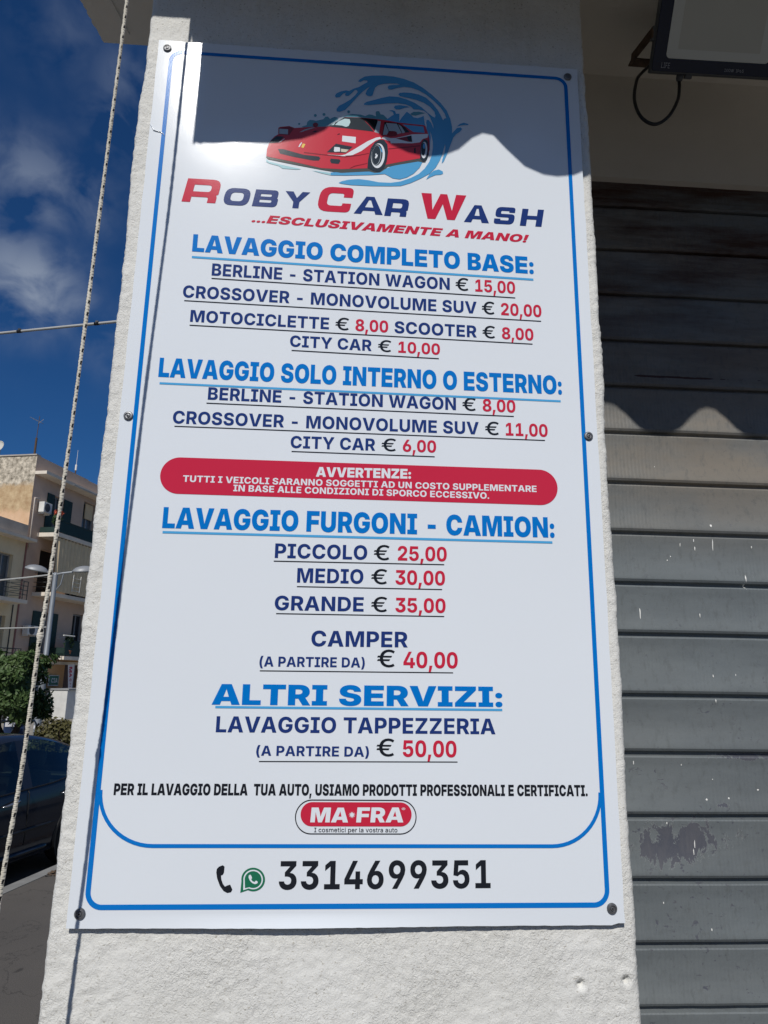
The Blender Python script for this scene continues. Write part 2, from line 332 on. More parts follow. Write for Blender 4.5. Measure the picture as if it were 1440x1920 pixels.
MAT = {
    'stucco': m_stucco(), 'plaster': m_plaster(), 'shutter': m_shutter(), 'rope': m_rope(),
    'screw': paint('dull_grey_screw_metal', (0.20, 0.205, 0.215), 0.45, 0.7, 0.25, 200), 'hole': paint('dark_recess', (0.01, 0.01, 0.012), 0.8),
    'spatter': paint('white_paint_drips', (0.85, 0.85, 0.82), 0.5),
    'farpave': m_asphalt('pale_concrete_paving', (0.36, 0.33, 0.28, 1), (0.29, 0.27, 0.23, 1)),  # hidden far paving, made this pale to bounce sunlight onto the house fronts
    'pavement': m_asphalt('worn_grey_pavement', (0.125, 0.113, 0.10, 1), (0.095, 0.087, 0.078, 1)),
    'road': m_asphalt('dark_asphalt', (0.085, 0.083, 0.08, 1), (0.065, 0.064, 0.063, 1)),
    'kerb': paint('pale_kerb_stone', (0.25, 0.25, 0.24), 0.85, 0, 0.2, 4, 0.3),
    'awning': paint('striped_awning_canvas', (0.10, 0.16, 0.11), 0.9, 0, 0.1, 4), 'alu': paint('white_painted_metal', (0.7, 0.7, 0.68), 0.4, 0, 0.05),
    'lampnavy': paint('navy_printed_glass', (0.006, 0.015, 0.045), 0.14, 0, 0.05), 'lamphouse': paint('grey_lamp_casting', (0.10, 0.105, 0.11), 0.5, 0.3, 0.15, 40, 0.2, 200),
    'diffuser': paint('frosted_lamp_glass', (0.74, 0.78, 0.76), 0.2, 0, 0.03), 'ledboard': paint('pale_led_board', (0.64, 0.66, 0.62), 0.25, 0, 0.03),
    'ruststeel': paint('rusty_bracket_steel', (0.095, 0.058, 0.036), 0.75, 0.2, 0.5, 60), 'blackrubber': paint('black_rubber_cable', (0.012, 0.012, 0.013), 0.35, 0, 0.1),
    'lettergrey': paint('grey_lettering', (0.33, 0.36, 0.42), 0.5),
    'sidewall': m_sidewall(),
    'tan': paint('tan_house_paint', (0.62, 0.47, 0.37), 0.95, 0, 0.12, 0.8, 0.3, 20), 'creamwall': paint('cream_house_paint', (0.80, 0.67, 0.45), 0.95, 0, 0.12, 0.8, 0.3, 20),
    'orange': paint('ochre_ground_floor_paint', (0.62, 0.36, 0.17), 0.95, 0, 0.15, 0.9), 'brown': paint('dark_brown_shopfront', (0.10, 0.06, 0.05), 0.8),
    'slabwhite': paint('pale_concrete_edge', (0.74, 0.66, 0.55), 0.9, 0, 0.1, 2), 'greyparapet': paint('grey_parapet_render', (0.46, 0.42, 0.37), 0.95, 0, 0.2, 1.2),
    'redline': paint('faded_red_band', (0.30, 0.15, 0.13), 0.9), 'darkgreen': paint('dark_green_shutters', (0.008, 0.03, 0.024), 0.6, 0, 0.2, 5),
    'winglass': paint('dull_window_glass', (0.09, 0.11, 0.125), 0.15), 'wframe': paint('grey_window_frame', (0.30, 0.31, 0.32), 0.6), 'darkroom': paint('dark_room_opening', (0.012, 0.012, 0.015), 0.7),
    'railing': paint('dark_iron_railing', (0.05, 0.055, 0.055), 0.6), 'acwhite': paint('white_unit_casing', (0.75, 0.74, 0.70), 0.5), 'acgrille': paint('dark_fan_grille', (0.06, 0.065, 0.07), 0.6),
    'curtain': paint('grey_green_curtain_cloth', (0.76, 0.60, 0.38), 0.95, 0, 0.1, 3), 'pipe': paint('pale_downpipe', (0.55, 0.48, 0.42), 0.6),
    'terracotta': paint('terracotta_pot', (0.35, 0.13, 0.07), 0.85), 'flower': paint('orange_red_flowers', (0.45, 0.07, 0.03), 0.7, 0, 0.4, 20),
    'leafy': m_foliage('pot_plant_leaves', (0.02, 0.05, 0.015, 1), (0.04, 0.075, 0.02, 1), (0.06, 0.10, 0.03, 1)),
    'hedge': m_foliage('glossy_hedge_leaves', (0.038, 0.078, 0.022, 1), (0.07, 0.115, 0.032, 1), (0.11, 0.16, 0.055, 1)),
    'shrub': m_foliage('olive_brown_shrub_leaves', (0.06, 0.06, 0.02, 1), (0.10, 0.09, 0.03, 1), (0.13, 0.11, 0.045, 1)),
    'bark': paint('dark_bark', (0.05, 0.035, 0.025), 0.95, 0, 0.3, 20, 0.5), 'galv': paint('galvanised_grey_pole', (0.26, 0.28, 0.30), 0.5, 0.3, 0.1),
    'lampgrey': paint('silver_grey_lamp_cover', (0.27, 0.28, 0.29), 0.45, 0.1, 0.06), 'lamplens': paint('dull_lamp_lens', (0.22, 0.24, 0.22), 0.2), 'cable': paint('pale_grey_cable', (0.42, 0.42, 0.40), 0.6),
    'binblue': paint('dark_blue_plastic', (0.012, 0.03, 0.085), 0.45), 'sticker': paint('white_sticker', (0.7, 0.7, 0.72), 0.6),
    'banner': paint('white_banner_cloth', (0.72, 0.68, 0.68), 0.9), 'bannerred': paint('red_banner_lettering', (0.50, 0.02, 0.07), 0.8), 'signgreen': paint('dark_green_sign_face', (0.012, 0.12, 0.07), 0.4), 'kiosk': paint('white_kiosk_panel', (0.62, 0.62, 0.60), 0.6),
    'carblue': paint('dark_blue_car_paint', (0.022, 0.028, 0.042), 0.10, 0.25, 0.03), 'carsilver': paint('silver_grey_car_paint', (0.28, 0.29, 0.32), 0.2, 0.5, 0.03), 'carblack': paint('black_car_trim', (0.012, 0.012, 0.013), 0.45),
    'carglass': m_glass('tinted_car_glass', (0.60, 0.74, 0.66, 1), 0.05), 'chrome': paint('bright_chrome_trim', (0.6, 0.61, 0.63), 0.15, 0.9), 'tyre': paint('tyre_rubber', (0.016, 0.016, 0.016), 0.8), 'seat': paint('dark_seat_cloth', (0.03, 0.032, 0.036), 0.85),
    'lens_red': paint('red_tail_lamp', (0.30, 0.01, 0.01), 0.15), 'lens_clear': paint('clear_head_lamp', (0.62, 0.65, 0.68), 0.08), 'antenna': paint('dull_aluminium_antenna', (0.40, 0.40, 0.38), 0.5, 0.4), 'dish': paint('off_white_dish', (0.62, 0.60, 0.54), 0.6), 'litter': paint('dry_leaf_litter', (0.12, 0.08, 0.05), 0.95, 0, 0.5, 25, 0.6, 40),
}
# outlines: letters as (advance, contours) with cap height 500
GLYPHS={'B': {' ':(185, ''), '(':(269, '48 204 59 320 89 435 134 531 237 531 197 423 171 310 162 204 170 116 194 21 237 -94 134 -94 97 -22 70 52 53 128'), ')':(269, '31 -94 75 22 99 116 107 204 98 310 72 423 31 531 134 531 179 435 210 320 221 204 215 128 199 52 172 -22 134 -94'), ',':(185, '14 -136 44 77 153 77 89 -136'), '-':(444, '337 247 337 160 107 160 107 247'), '.':(185, '93 -7 49 11 31 54 49 98 93 115 137 98 155 54 137 11'), '0':(444, '222 -7 162 1 113 24 75 61 48 111 32 175 26 250 32 325 48 388 75 439 113 476 162 499 222 507 282 499 331 476 369 439 396 388 412 325 418 250 412 175 396 111 369 61 331 24 282 1/222 87 248 91 269 104 285 126 296 158 303 199 305 250 303 301 296 342 285 374 269 396 248 410 222 414 196 410 175 396 159 374 148 342 141 301 139 250 141 199 148 158 159 126 175 104'), '1':(444, '55 0 55 91 401 91 401 0/299 500 299 0 186 0 186 401 183 401 70 322 70 423 181 500'), '2':(444, '43 0 43 82 224 244 260 280 283 313 291 349 281 385 255 409 218 417 179 408 154 383 145 343 37 343 43 390 60 430 87 463 123 487 167 502 218 507 270 502 314 488 351 465 378 435 395 399 401 357 390 301 349 240 314 202 267 158 201 96 201 92 407 92 407 0'), '3':(444, '218 -7 165 -2 118 12 79 35 50 65 31 102 24 144 139 144 151 114 179 93 218 86 258 95 285 118 295 156 285 193 255 219 207 229 149 229 149 302 258 404 258 408 49 408 49 500 394 500 394 418 226 265 226 290 278 291 324 281 362 259 391 228 408 191 414 148 408 104 388 66 358 35 318 12 271 -2'), '4':(444, '17 85 17 174 201 500 310 500 130 180 130 175 427 175 427 85/257 0 257 112 261 152 261 312 364 312 364 0'), '5':(444, '218 -7 167 -2 123 13 86 36 57 66 39 103 32 144 143 144 154 112 181 90 218 82 260 92 288 121 298 165 288 209 259 239 217 250 175 240 144 215 43 233 66 500 380 500 380 408 160 408 148 286 150 286 191 319 252 332 314 320 364 286 397 234 408 168 402 120 385 78 356 42 318 16 271 -1'), '6':(444, '224 -7 175 -2 131 13 92 37 62 71 43 113 36 163 52 243 99 328 215 500 329 500 174 274 140 274 163 296 202 314 251 321 295 317 333 303 364 280 388 250 403 211 408 166 402 117 384 75 356 41 318 15 274 -1/223 81 263 92 291 121 301 163 291 205 263 234 223 245 183 234 155 206 145 163 155 121 183 92'), '8':(444, '222 -7 167 -2 119 12 80 34 49 62 30 97 24 135 38 192 78 235 134 258 134 261 97 275 68 300 48 334 42 372 48 409 65 441 93 469 129 489 173 502 222 507 271 502 314 489 351 469 378 441 396 409 402 372 395 333 376 300 346 275 310 261 310 258 365 235 405 192 420 135 414 97 394 62 364 34 324 12 276 -2/222 75 263 84 291 108 301 144 291 180 262 205 222 214 181 205 153 181 143 144 153 108 180 84/222 296 257 304 282 327 291 359 282 392 257 414 222 422 186 414 162 392 153 359 162 327 186 304'), '9':(444, '220 507 269 502 313 487 352 463 382 429 401 387 408 337 392 258 345 173 229 0 115 0 269 226 303 226 281 204 242 186 192 179 149 183 111 197 80 220 56 251 41 289 36 334 42 383 60 425 88 460 125 485 170 502/221 419 180 408 153 379 142 337 153 295 180 266 221 255 261 266 289 295 299 337 289 379 261 408'), 'A':(524, '16 0 184 500 335 500 508 0 381 0 308 225 277 337 246 463 271 463 241 337 212 225 142 0/127 109 127 197 397 197 397 109'), 'B':(456, '41 0 41 500 246 500 297 496 339 484 371 465 395 439 409 408 414 373 402 322 369 285 322 265 322 260 377 244 418 202 433 139 428 101 413 68 389 40 355 18 312 5 260 0/154 92 235 92 271 96 296 108 310 127 315 151 306 186 279 210 237 218 154 218/154 293 227 293 264 300 289 320 298 352 294 375 280 393 258 405 229 409 154 409'), 'C':(510, '264 -7 200 1 144 23 96 60 60 111 37 174 29 250 37 326 60 390 97 440 144 477 201 499 264 507 346 495 412 459 460 402 483 325 368 325 357 359 335 385 305 401 267 407 232 402 202 388 178 366 160 335 148 296 145 250 149 203 160 164 178 133 202 111 266 93 304 99 335 115 357 141 369 175 484 175 464 109 420 50 353 9'), 'D':(497, '222 0 90 0 90 97 217 97 258 101 292 113 319 133 339 162 350 201 354 250 350 300 338 338 319 367 292 387 258 399 216 403 88 403 88 500 223 500 294 493 354 470 402 434 438 384 460 323 468 250 460 178 438 116 402 66 354 30 293 7/154 500 154 0 41 0 41 500'), 'E':(419, '41 0 41 500 384 500 384 407 154 407 154 298 366 298 366 207 154 207 154 93 384 93 384 0'), 'F':(403, '41 0 41 500 378 500 378 407 154 407 154 276 356 276 356 185 154 185 154 0'), 'G':(517, '267 -7 201 1 143 24 95 62 59 113 36 176 29 249 37 325 60 389 98 439 146 476 202 499 266 507 346 495 411 459 458 406 481 338 366 338 353 367 331 388 303 402 268 407 233 402 203 389 178 366 160 335 149 297 145 251 148 204 160 166 178 135 202 112 233 98 268 93 327 105 364 139 376 190 398 187 274 187 274 271 486 271 486 206 479 144 458 92 425 50 381 19 328 0'), 'I':(335, '23 0 23 93 111 93 111 407 23 407 23 500 312 500 312 407 224 407 224 93 312 93 312 0'), 'L':(389, '41 0 41 500 154 500 154 93 366 93 366 0'), 'M':(646, '41 0 41 500 217 500 286 295 298 250 312 189 325 126 334 74 313 74 322 126 335 189 349 249 361 295 429 500 605 500 605 0 491 0 491 222 492 264 493 320 495 381 496 438 503 438 488 377 473 317 458 263 445 222 371 0 276 0 200 222 188 262 172 316 156 377 141 438 150 438 151 382 152 321 154 265 154 222 154 0'), 'N':(526, '41 0 41 500 166 500 311 266 337 221 363 168 389 103 378 103 374 163 370 227 368 279 368 500 485 500 485 0 359 0 226 214 196 267 168 322 135 392 148 392 153 322 156 260 157 214 157 0'), 'O':(531, '266 -7 202 1 145 23 97 60 60 111 37 174 29 250 37 326 60 390 97 440 145 477 202 499 266 507 329 499 386 477 434 440 471 390 494 326 502 250 494 174 471 110 434 60 386 23 329 1/266 93 300 98 330 111 354 134 371 164 382 203 386 250 382 297 371 336 354 367 330 389 300 402 266 407 231 402 201 389 177 366 160 336 148 297 145 250 148 203 160 164 177 134 201 111 231 98'), 'P':(447, '41 0 41 500 243 500 295 495 340 478 376 452 402 418 419 376 424 328 419 281 402 239 375 205 338 180 293 164 240 158 113 158 113 249 220 249 268 259 297 287 306 328 297 370 268 398 219 408 154 408 154 0'), 'R':(454, '41 0 41 500 243 500 295 495 340 480 376 456 402 423 419 382 424 335 419 288 402 248 375 216 338 193 293 179 240 174 109 174 109 264 220 264 268 272 297 296 306 335 297 375 268 399 219 408 154 408 154 0/317 0 195 228 317 228 442 0'), 'S':(453, '231 -7 173 -2 123 12 83 35 52 68 33 110 25 162 135 162 149 121 182 96 230 88 274 95 302 115 312 145 303 170 276 189 230 203 176 216 119 235 75 264 48 303 39 353 45 397 64 434 93 465 132 488 179 502 231 507 285 502 331 487 368 464 397 433 414 396 421 353 311 353 304 378 288 397 263 408 231 412 190 406 164 387 156 361 166 334 193 315 232 303 275 293 338 272 386 241 417 199 427 144 421 101 404 63 375 33 337 11 288 -2'), 'T':(463, '23 407 23 500 440 500 440 407 289 407 289 0 175 0 175 407'), 'U':(501, '250 -7 191 -1 140 16 98 44 67 80 47 125 41 177 41 500 154 500 154 186 167 138 200 105 250 93 301 105 334 138 346 186 346 500 460 500 460 177 453 125 434 80 402 44 360 16 309 -1'), 'V':(524, '189 0 16 500 143 500 216 275 247 165 278 41 253 41 283 165 312 275 382 500 508 500 340 0'), 'W':(724, '150 0 16 500 141 500 193 272 206 201 218 125 230 53 209 53 221 125 234 201 248 272 304 500 420 500 475 272 490 201 502 125 515 53 493 53 505 125 517 201 530 272 582 500 707 500 574 0 444 0 384 238 365 338 347 445 376 445 358 339 340 238 279 0'), 'Y':(513, '202 0 202 183 16 500 149 500 230 346 251 301 270 248 248 248 267 301 287 346 364 500 497 500 315 183 315 0'), 'Z':(464, '37 0 37 66 234 339 278 394 326 448 334 412 266 408 197 407 37 407 37 500 426 500 426 434 233 166 188 109 137 52 129 89 202 93 274 93 427 93 427 0')}, 'K': {' ':(185, ''), '!':(219, '50 158 38 500 181 500 169 158/110 -7 82 -2 59 12 44 34 39 61 44 89 59 110 82 125 110 130 138 125 160 110 175 89 180 61 175 34 160 12 138 -2'), ',':(185, '10 -127 34 87 160 87 100 -127'), '-':(443, '339 245 339 144 104 144 104 245'), '.':(185, '92 -7 65 -2 43 13 28 35 23 62 28 89 43 111 65 126 92 131 119 126 142 111 157 89 162 62 157 35 142 13 119 -2'), ':':(185, '92 -7 65 -2 43 13 28 35 23 62 28 89 43 111 65 126 92 131 119 126 142 111 157 89 162 62 157 35 142 13 119 -2/92 212 65 217 43 232 28 254 23 281 28 308 43 330 65 345 92 350 119 345 142 330 157 308 162 281 157 254 142 232 119 217'), 'A':(535, '7 0 172 500 359 500 528 0 372 0 315 194 280 322 248 453 282 453 251 322 216 194 159 0/130 88 130 193 405 193 405 88'), 'B':(452, '29 0 29 500 246 500 299 496 342 484 376 465 401 441 416 410 421 375 409 324 375 286 324 265 324 262 382 245 423 204 439 142 433 103 418 69 393 40 358 18 315 5 265 0/165 106 234 106 280 120 296 156 288 184 267 202 235 208 165 208/165 300 226 300 255 306 274 322 281 347 266 382 227 395 165 395'), 'C':(507, '260 -7 195 0 137 22 88 59 50 109 26 173 18 250 26 327 50 391 88 441 137 478 196 500 260 508 347 494 417 456 466 395 490 314 351 314 341 345 323 368 297 383 263 388 206 372 170 324 158 250 170 175 206 128 263 112 296 117 322 132 341 155 351 186 490 186 469 112 422 50 352 8'), 'D':(492, '223 0 86 0 86 115 217 115 283 129 306 146 322 172 332 206 336 250 332 294 322 328 305 354 281 371 213 385 84 385 84 500 221 500 294 493 355 470 406 433 443 383 467 322 474 250 467 178 444 117 406 67 356 30 295 8/167 500 167 0 29 0 29 500'), 'E':(429, '29 0 29 500 405 500 405 386 167 386 167 307 386 307 386 196 167 196 167 114 404 114 404 0'), 'F':(409, '29 0 29 500 394 500 394 386 167 386 167 287 377 287 377 176 167 176 167 0'), 'G':(513, '263 -7 194 0 134 24 85 62 49 113 26 176 18 249 26 326 51 390 89 441 138 478 197 500 262 508 346 495 416 459 465 403 487 331 347 331 337 355 321 373 297 384 266 388 207 372 171 325 158 250 171 175 207 128 267 112 317 121 347 146 358 184 384 181 267 181 267 279 492 279 492 208 484 146 463 93 428 51 382 19 327 -1'), 'I':(322, '18 0 18 109 92 109 92 391 18 391 18 500 304 500 304 391 230 391 230 109 304 109 304 0'), 'L':(392, '29 0 29 500 167 500 167 114 377 114 377 0'), 'M':(645, '29 0 29 500 240 500 285 344 299 293 314 227 328 161 339 107 308 107 318 161 332 227 347 293 360 344 405 500 616 500 616 0 479 0 479 193 480 238 482 299 484 365 484 428 497 428 482 364 466 298 450 239 437 193 379 0 267 0 208 193 195 239 178 298 162 364 147 428 161 428 162 365 164 299 165 238 166 193 166 0'), 'N':(517, '29 0 29 500 174 500 295 304 319 262 345 211 370 152 356 131 352 193 349 262 348 317 348 500 488 500 488 0 343 0 231 183 202 232 172 289 140 356 161 360 166 291 168 228 169 183 169 0'), 'O':(522, '261 -7 196 0 138 22 88 59 50 109 26 173 18 250 26 327 50 391 88 441 138 478 196 500 261 508 326 500 384 478 434 441 472 391 496 327 504 250 496 173 472 109 434 59 384 22 326 0/261 112 317 128 352 175 364 250 352 325 317 372 261 388 205 372 170 325 158 250 170 175 205 128'), 'P':(448, '29 0 29 500 243 500 297 495 344 479 382 452 410 417 428 374 434 324 428 274 410 232 381 197 343 171 296 155 241 150 110 150 110 260 223 260 262 268 286 291 295 324 286 359 262 380 223 388 167 388 167 0'), 'R':(458, '29 0 29 500 243 500 297 495 344 479 382 454 410 420 428 377 434 328 428 279 409 237 380 204 341 180 293 165 237 160 113 160 113 267 223 267 262 274 286 295 295 328 286 361 262 382 223 389 167 389 167 0/303 0 189 228 332 228 450 0'), 'S':(465, '236 -7 173 -2 120 13 78 37 46 72 27 116 21 171 151 171 163 134 192 111 236 104 274 109 298 124 306 147 298 167 273 183 228 195 178 205 116 225 70 255 41 296 31 348 38 393 57 432 88 464 129 488 178 503 235 508 292 503 341 488 381 463 410 431 429 390 436 343 307 343 286 382 236 397 202 392 180 377 172 356 180 335 203 321 244 309 284 301 357 280 407 248 435 206 445 153 438 105 420 66 390 34 349 11 297 -3'), 'T':(460, '16 386 16 500 445 500 445 386 299 386 299 0 161 0 161 386'), 'U':(490, '245 -7 184 -1 131 16 88 43 56 80 36 126 29 179 29 500 165 500 165 190 175 149 204 121 245 110 286 121 315 149 325 190 325 500 461 500 461 179 454 126 434 80 401 43 358 16 306 -1'), 'V':(529, '175 0 7 500 161 500 219 306 254 179 287 50 251 50 282 179 315 306 371 500 522 500 360 0'), 'Z':(461, '25 0 25 92 211 322 259 378 311 433 323 388 253 386 182 386 27 386 27 500 436 500 436 409 253 180 204 123 152 67 139 112 213 114 286 114 436 114 436 0')}, 'M': {' ':(185, ''), '0':(445, '223 -7 169 1 124 24 89 61 63 111 47 175 42 250 47 325 63 388 89 439 125 476 169 499 223 507 276 499 321 476 356 439 382 388 398 325 403 250 398 175 382 111 357 61 321 24 277 1/223 59 254 64 281 81 302 108 317 146 326 193 329 250 326 307 317 355 302 392 281 420 254 436 223 442 191 436 165 420 144 392 129 355 120 307 117 250 120 193 129 146 144 108 165 81 191 64'), '1':(445, '70 0 70 63 389 63 389 0/279 500 279 0 203 0 203 431 200 431 81 344 81 421 191 500'), '5':(445, '217 -7 173 -2 134 11 76 60 59 93 53 131 127 131 141 93 173 67 217 58 268 71 303 107 315 160 302 215 266 252 214 266 168 258 132 237 61 247 89 500 365 500 365 435 153 435 137 295 140 295 179 319 232 328 295 316 345 281 378 228 390 162 385 116 368 75 341 41 307 15 265 -1'), '6':(445, '223 -7 178 -2 138 14 104 39 79 72 62 113 57 160 72 236 93 280 126 332 240 500 320 500 156 261 143 261 163 286 196 304 236 311 279 306 316 292 346 269 369 239 384 201 388 157 383 112 367 72 342 39 308 14 268 -1/223 57 271 70 304 105 316 156 304 208 271 243 223 256 175 243 141 208 130 157 141 105 175 70'), 'E':(415, '55 0 55 500 370 500 370 434 132 434 132 285 353 285 353 220 132 220 132 66 372 66 372 0'), 'F':(405, '55 0 55 500 367 500 367 434 132 434 132 274 344 274 344 208 132 208 132 0'), 'I':(311, '29 0 29 66 117 66 117 434 29 434 29 500 282 500 282 434 194 434 194 66 282 66 282 0'), 'L':(389, '55 0 55 500 132 500 132 66 358 66 358 0'), 'P':(441, '55 0 55 500 235 500 288 495 331 479 365 453 389 421 403 382 408 338 403 294 389 255 364 222 331 197 287 180 234 175 111 175 111 240 227 240 286 253 320 288 330 338 320 388 286 422 226 435 132 435 132 0'), 'W':(689, '153 0 17 500 98 500 170 214 182 158 194 101 204 42 193 42 204 101 216 158 228 214 303 500 387 500 460 214 473 158 485 101 497 42 485 42 495 101 507 158 519 214 591 500 672 500 536 0 448 0 368 297 351 372 336 462 353 462 338 375 321 297 241 0'), 'a':(390, '155 -8 90 5 45 44 32 72 28 106 40 159 73 191 120 209 172 218 226 225 257 233 267 252 267 254 259 290 235 312 195 320 153 312 124 293 108 269 39 287 75 341 130 371 194 380 242 375 290 355 327 315 337 286 341 249 341 0 269 0 269 51 266 51 244 23 207 1/171 51 223 63 256 94 267 135 267 183 252 176 226 170 198 166 176 163 138 154 111 136 100 105 110 75 135 57'), 'c':(397, '207 -8 158 -2 115 16 80 45 54 84 38 131 32 186 38 240 54 288 80 327 115 356 158 374 207 380 262 372 308 351 343 316 364 269 295 252 283 279 264 299 239 313 208 318 177 313 152 300 118 252 108 186 118 120 152 72 177 59 208 55 240 59 266 73 285 95 296 123 366 106 344 58 309 22 263 0'), 'e':(404, '211 -8 160 -2 116 16 80 45 54 83 38 130 32 185 38 239 54 287 79 326 114 355 156 374 205 380 267 369 321 336 359 278 369 238 373 191 373 165 73 165 73 220 335 220 300 202 289 263 258 304 205 319 152 304 118 264 106 210 106 173 120 107 157 67 212 53 250 59 279 77 297 106 367 90 337 39 283 5'), 'i':(173, '50 0 50 375 123 375 123 0/87 433 54 445 40 476 54 508 87 520 120 508 133 476 120 445'), 'l':(197, '143 -3 102 3 73 21 55 49 50 88 50 500 123 500 123 103 130 70 154 60 168 61 176 62 190 4 169 -1'), 'm':(611, '50 0 50 375 120 375 122 288 116 288 141 341 180 371 227 382 264 375 293 356 314 326 327 286 318 286 343 338 387 371 442 382 502 367 545 324 557 292 561 253 561 0 487 0 487 246 482 278 466 300 417 317 377 307 351 280 342 240 342 0 269 0 269 251 264 278 250 299 228 312 200 317 162 307 134 279 123 233 123 0'), 'o':(415, '207 -8 158 -2 115 16 80 45 54 84 38 131 32 186 38 240 54 288 80 327 115 356 158 374 207 380 257 374 300 356 335 327 361 288 378 240 383 186 378 131 361 84 335 45 300 16 257 -2/207 55 239 59 264 73 297 120 308 186 297 252 264 300 239 313 207 318 176 313 151 300 118 252 108 186 118 120 151 73 176 59'), 'p':(425, '50 -140 50 375 122 375 122 314 128 314 146 341 179 368 236 380 279 374 316 357 348 329 372 291 388 243 393 187 388 130 373 83 349 44 317 16 279 -2 236 -7 180 4 147 31 128 59 123 59 123 -140/220 55 249 60 274 73 306 120 317 187 306 254 274 300 249 313 220 317 166 301 133 256 122 187 134 119 167 72'), 'r':(266, '50 0 50 375 121 375 121 315 125 315 139 342 161 363 220 381 236 380 251 379 251 308 236 311 213 312 167 301 135 272 123 228 123 0'), 's':(370, '184 -8 112 4 60 39 33 95 102 109 114 84 131 66 185 52 217 56 242 67 258 83 263 103 250 133 210 150 147 164 101 180 69 202 50 231 44 268 48 300 62 327 114 366 189 380 258 368 305 335 331 286 265 272 240 307 219 318 190 322 139 308 123 292 118 273 132 243 176 224 237 210 282 195 314 173 333 145 339 109 334 77 319 48 265 7'), 't':(234, '210 375 210 315 7 315 7 375/62 465 135 465 135 102 145 68 176 58 191 59 208 62 221 3 195 -3 169 -5 123 2 90 21 69 53 62 95'), 'u':(414, '178 -5 110 11 85 31 66 59 54 94 50 137 50 375 123 375 123 146 129 110 145 83 170 65 203 60 247 71 279 102 290 153 290 375 364 375 364 0 293 0 293 92 300 92 280 48 252 18 218 1'), 'v':(395, '157 0 16 375 95 375 170 162 191 91 209 21 187 21 205 91 226 162 300 375 379 375 238 0'), '®':(457, '228 116 153 131 91 174 48 236 33 312 48 387 91 449 153 492 228 507 304 492 367 449 409 387 424 312 409 236 367 174 304 131/228 165 267 170 302 185 355 238 370 273 375 312 370 350 355 385 302 438 267 453 228 458 190 453 155 438 102 385 87 350 82 312 87 273 102 238 155 185 190 170/268 222 226 307 271 307 314 222/159 222 159 402 249 402 276 396 298 376 307 344 298 311 275 290 247 283 183 283 183 313 236 313 253 321 262 344 253 365 236 371 201 371 201 222'), '€':(462, '363 325 339 275 18 275 37 325/319 226 295 175 18 175 37 226/423 457 393 395 364 416 330 431 289 437 253 432 220 416 193 390 173 353 160 307 156 250 160 193 173 146 193 110 220 84 253 68 289 63 330 69 364 84 391 103 421 41 361 5 289 -7 232 1 181 24 138 62 106 112 86 175 80 250 86 324 106 387 138 438 181 476 232 499 289 507 361 494')}}
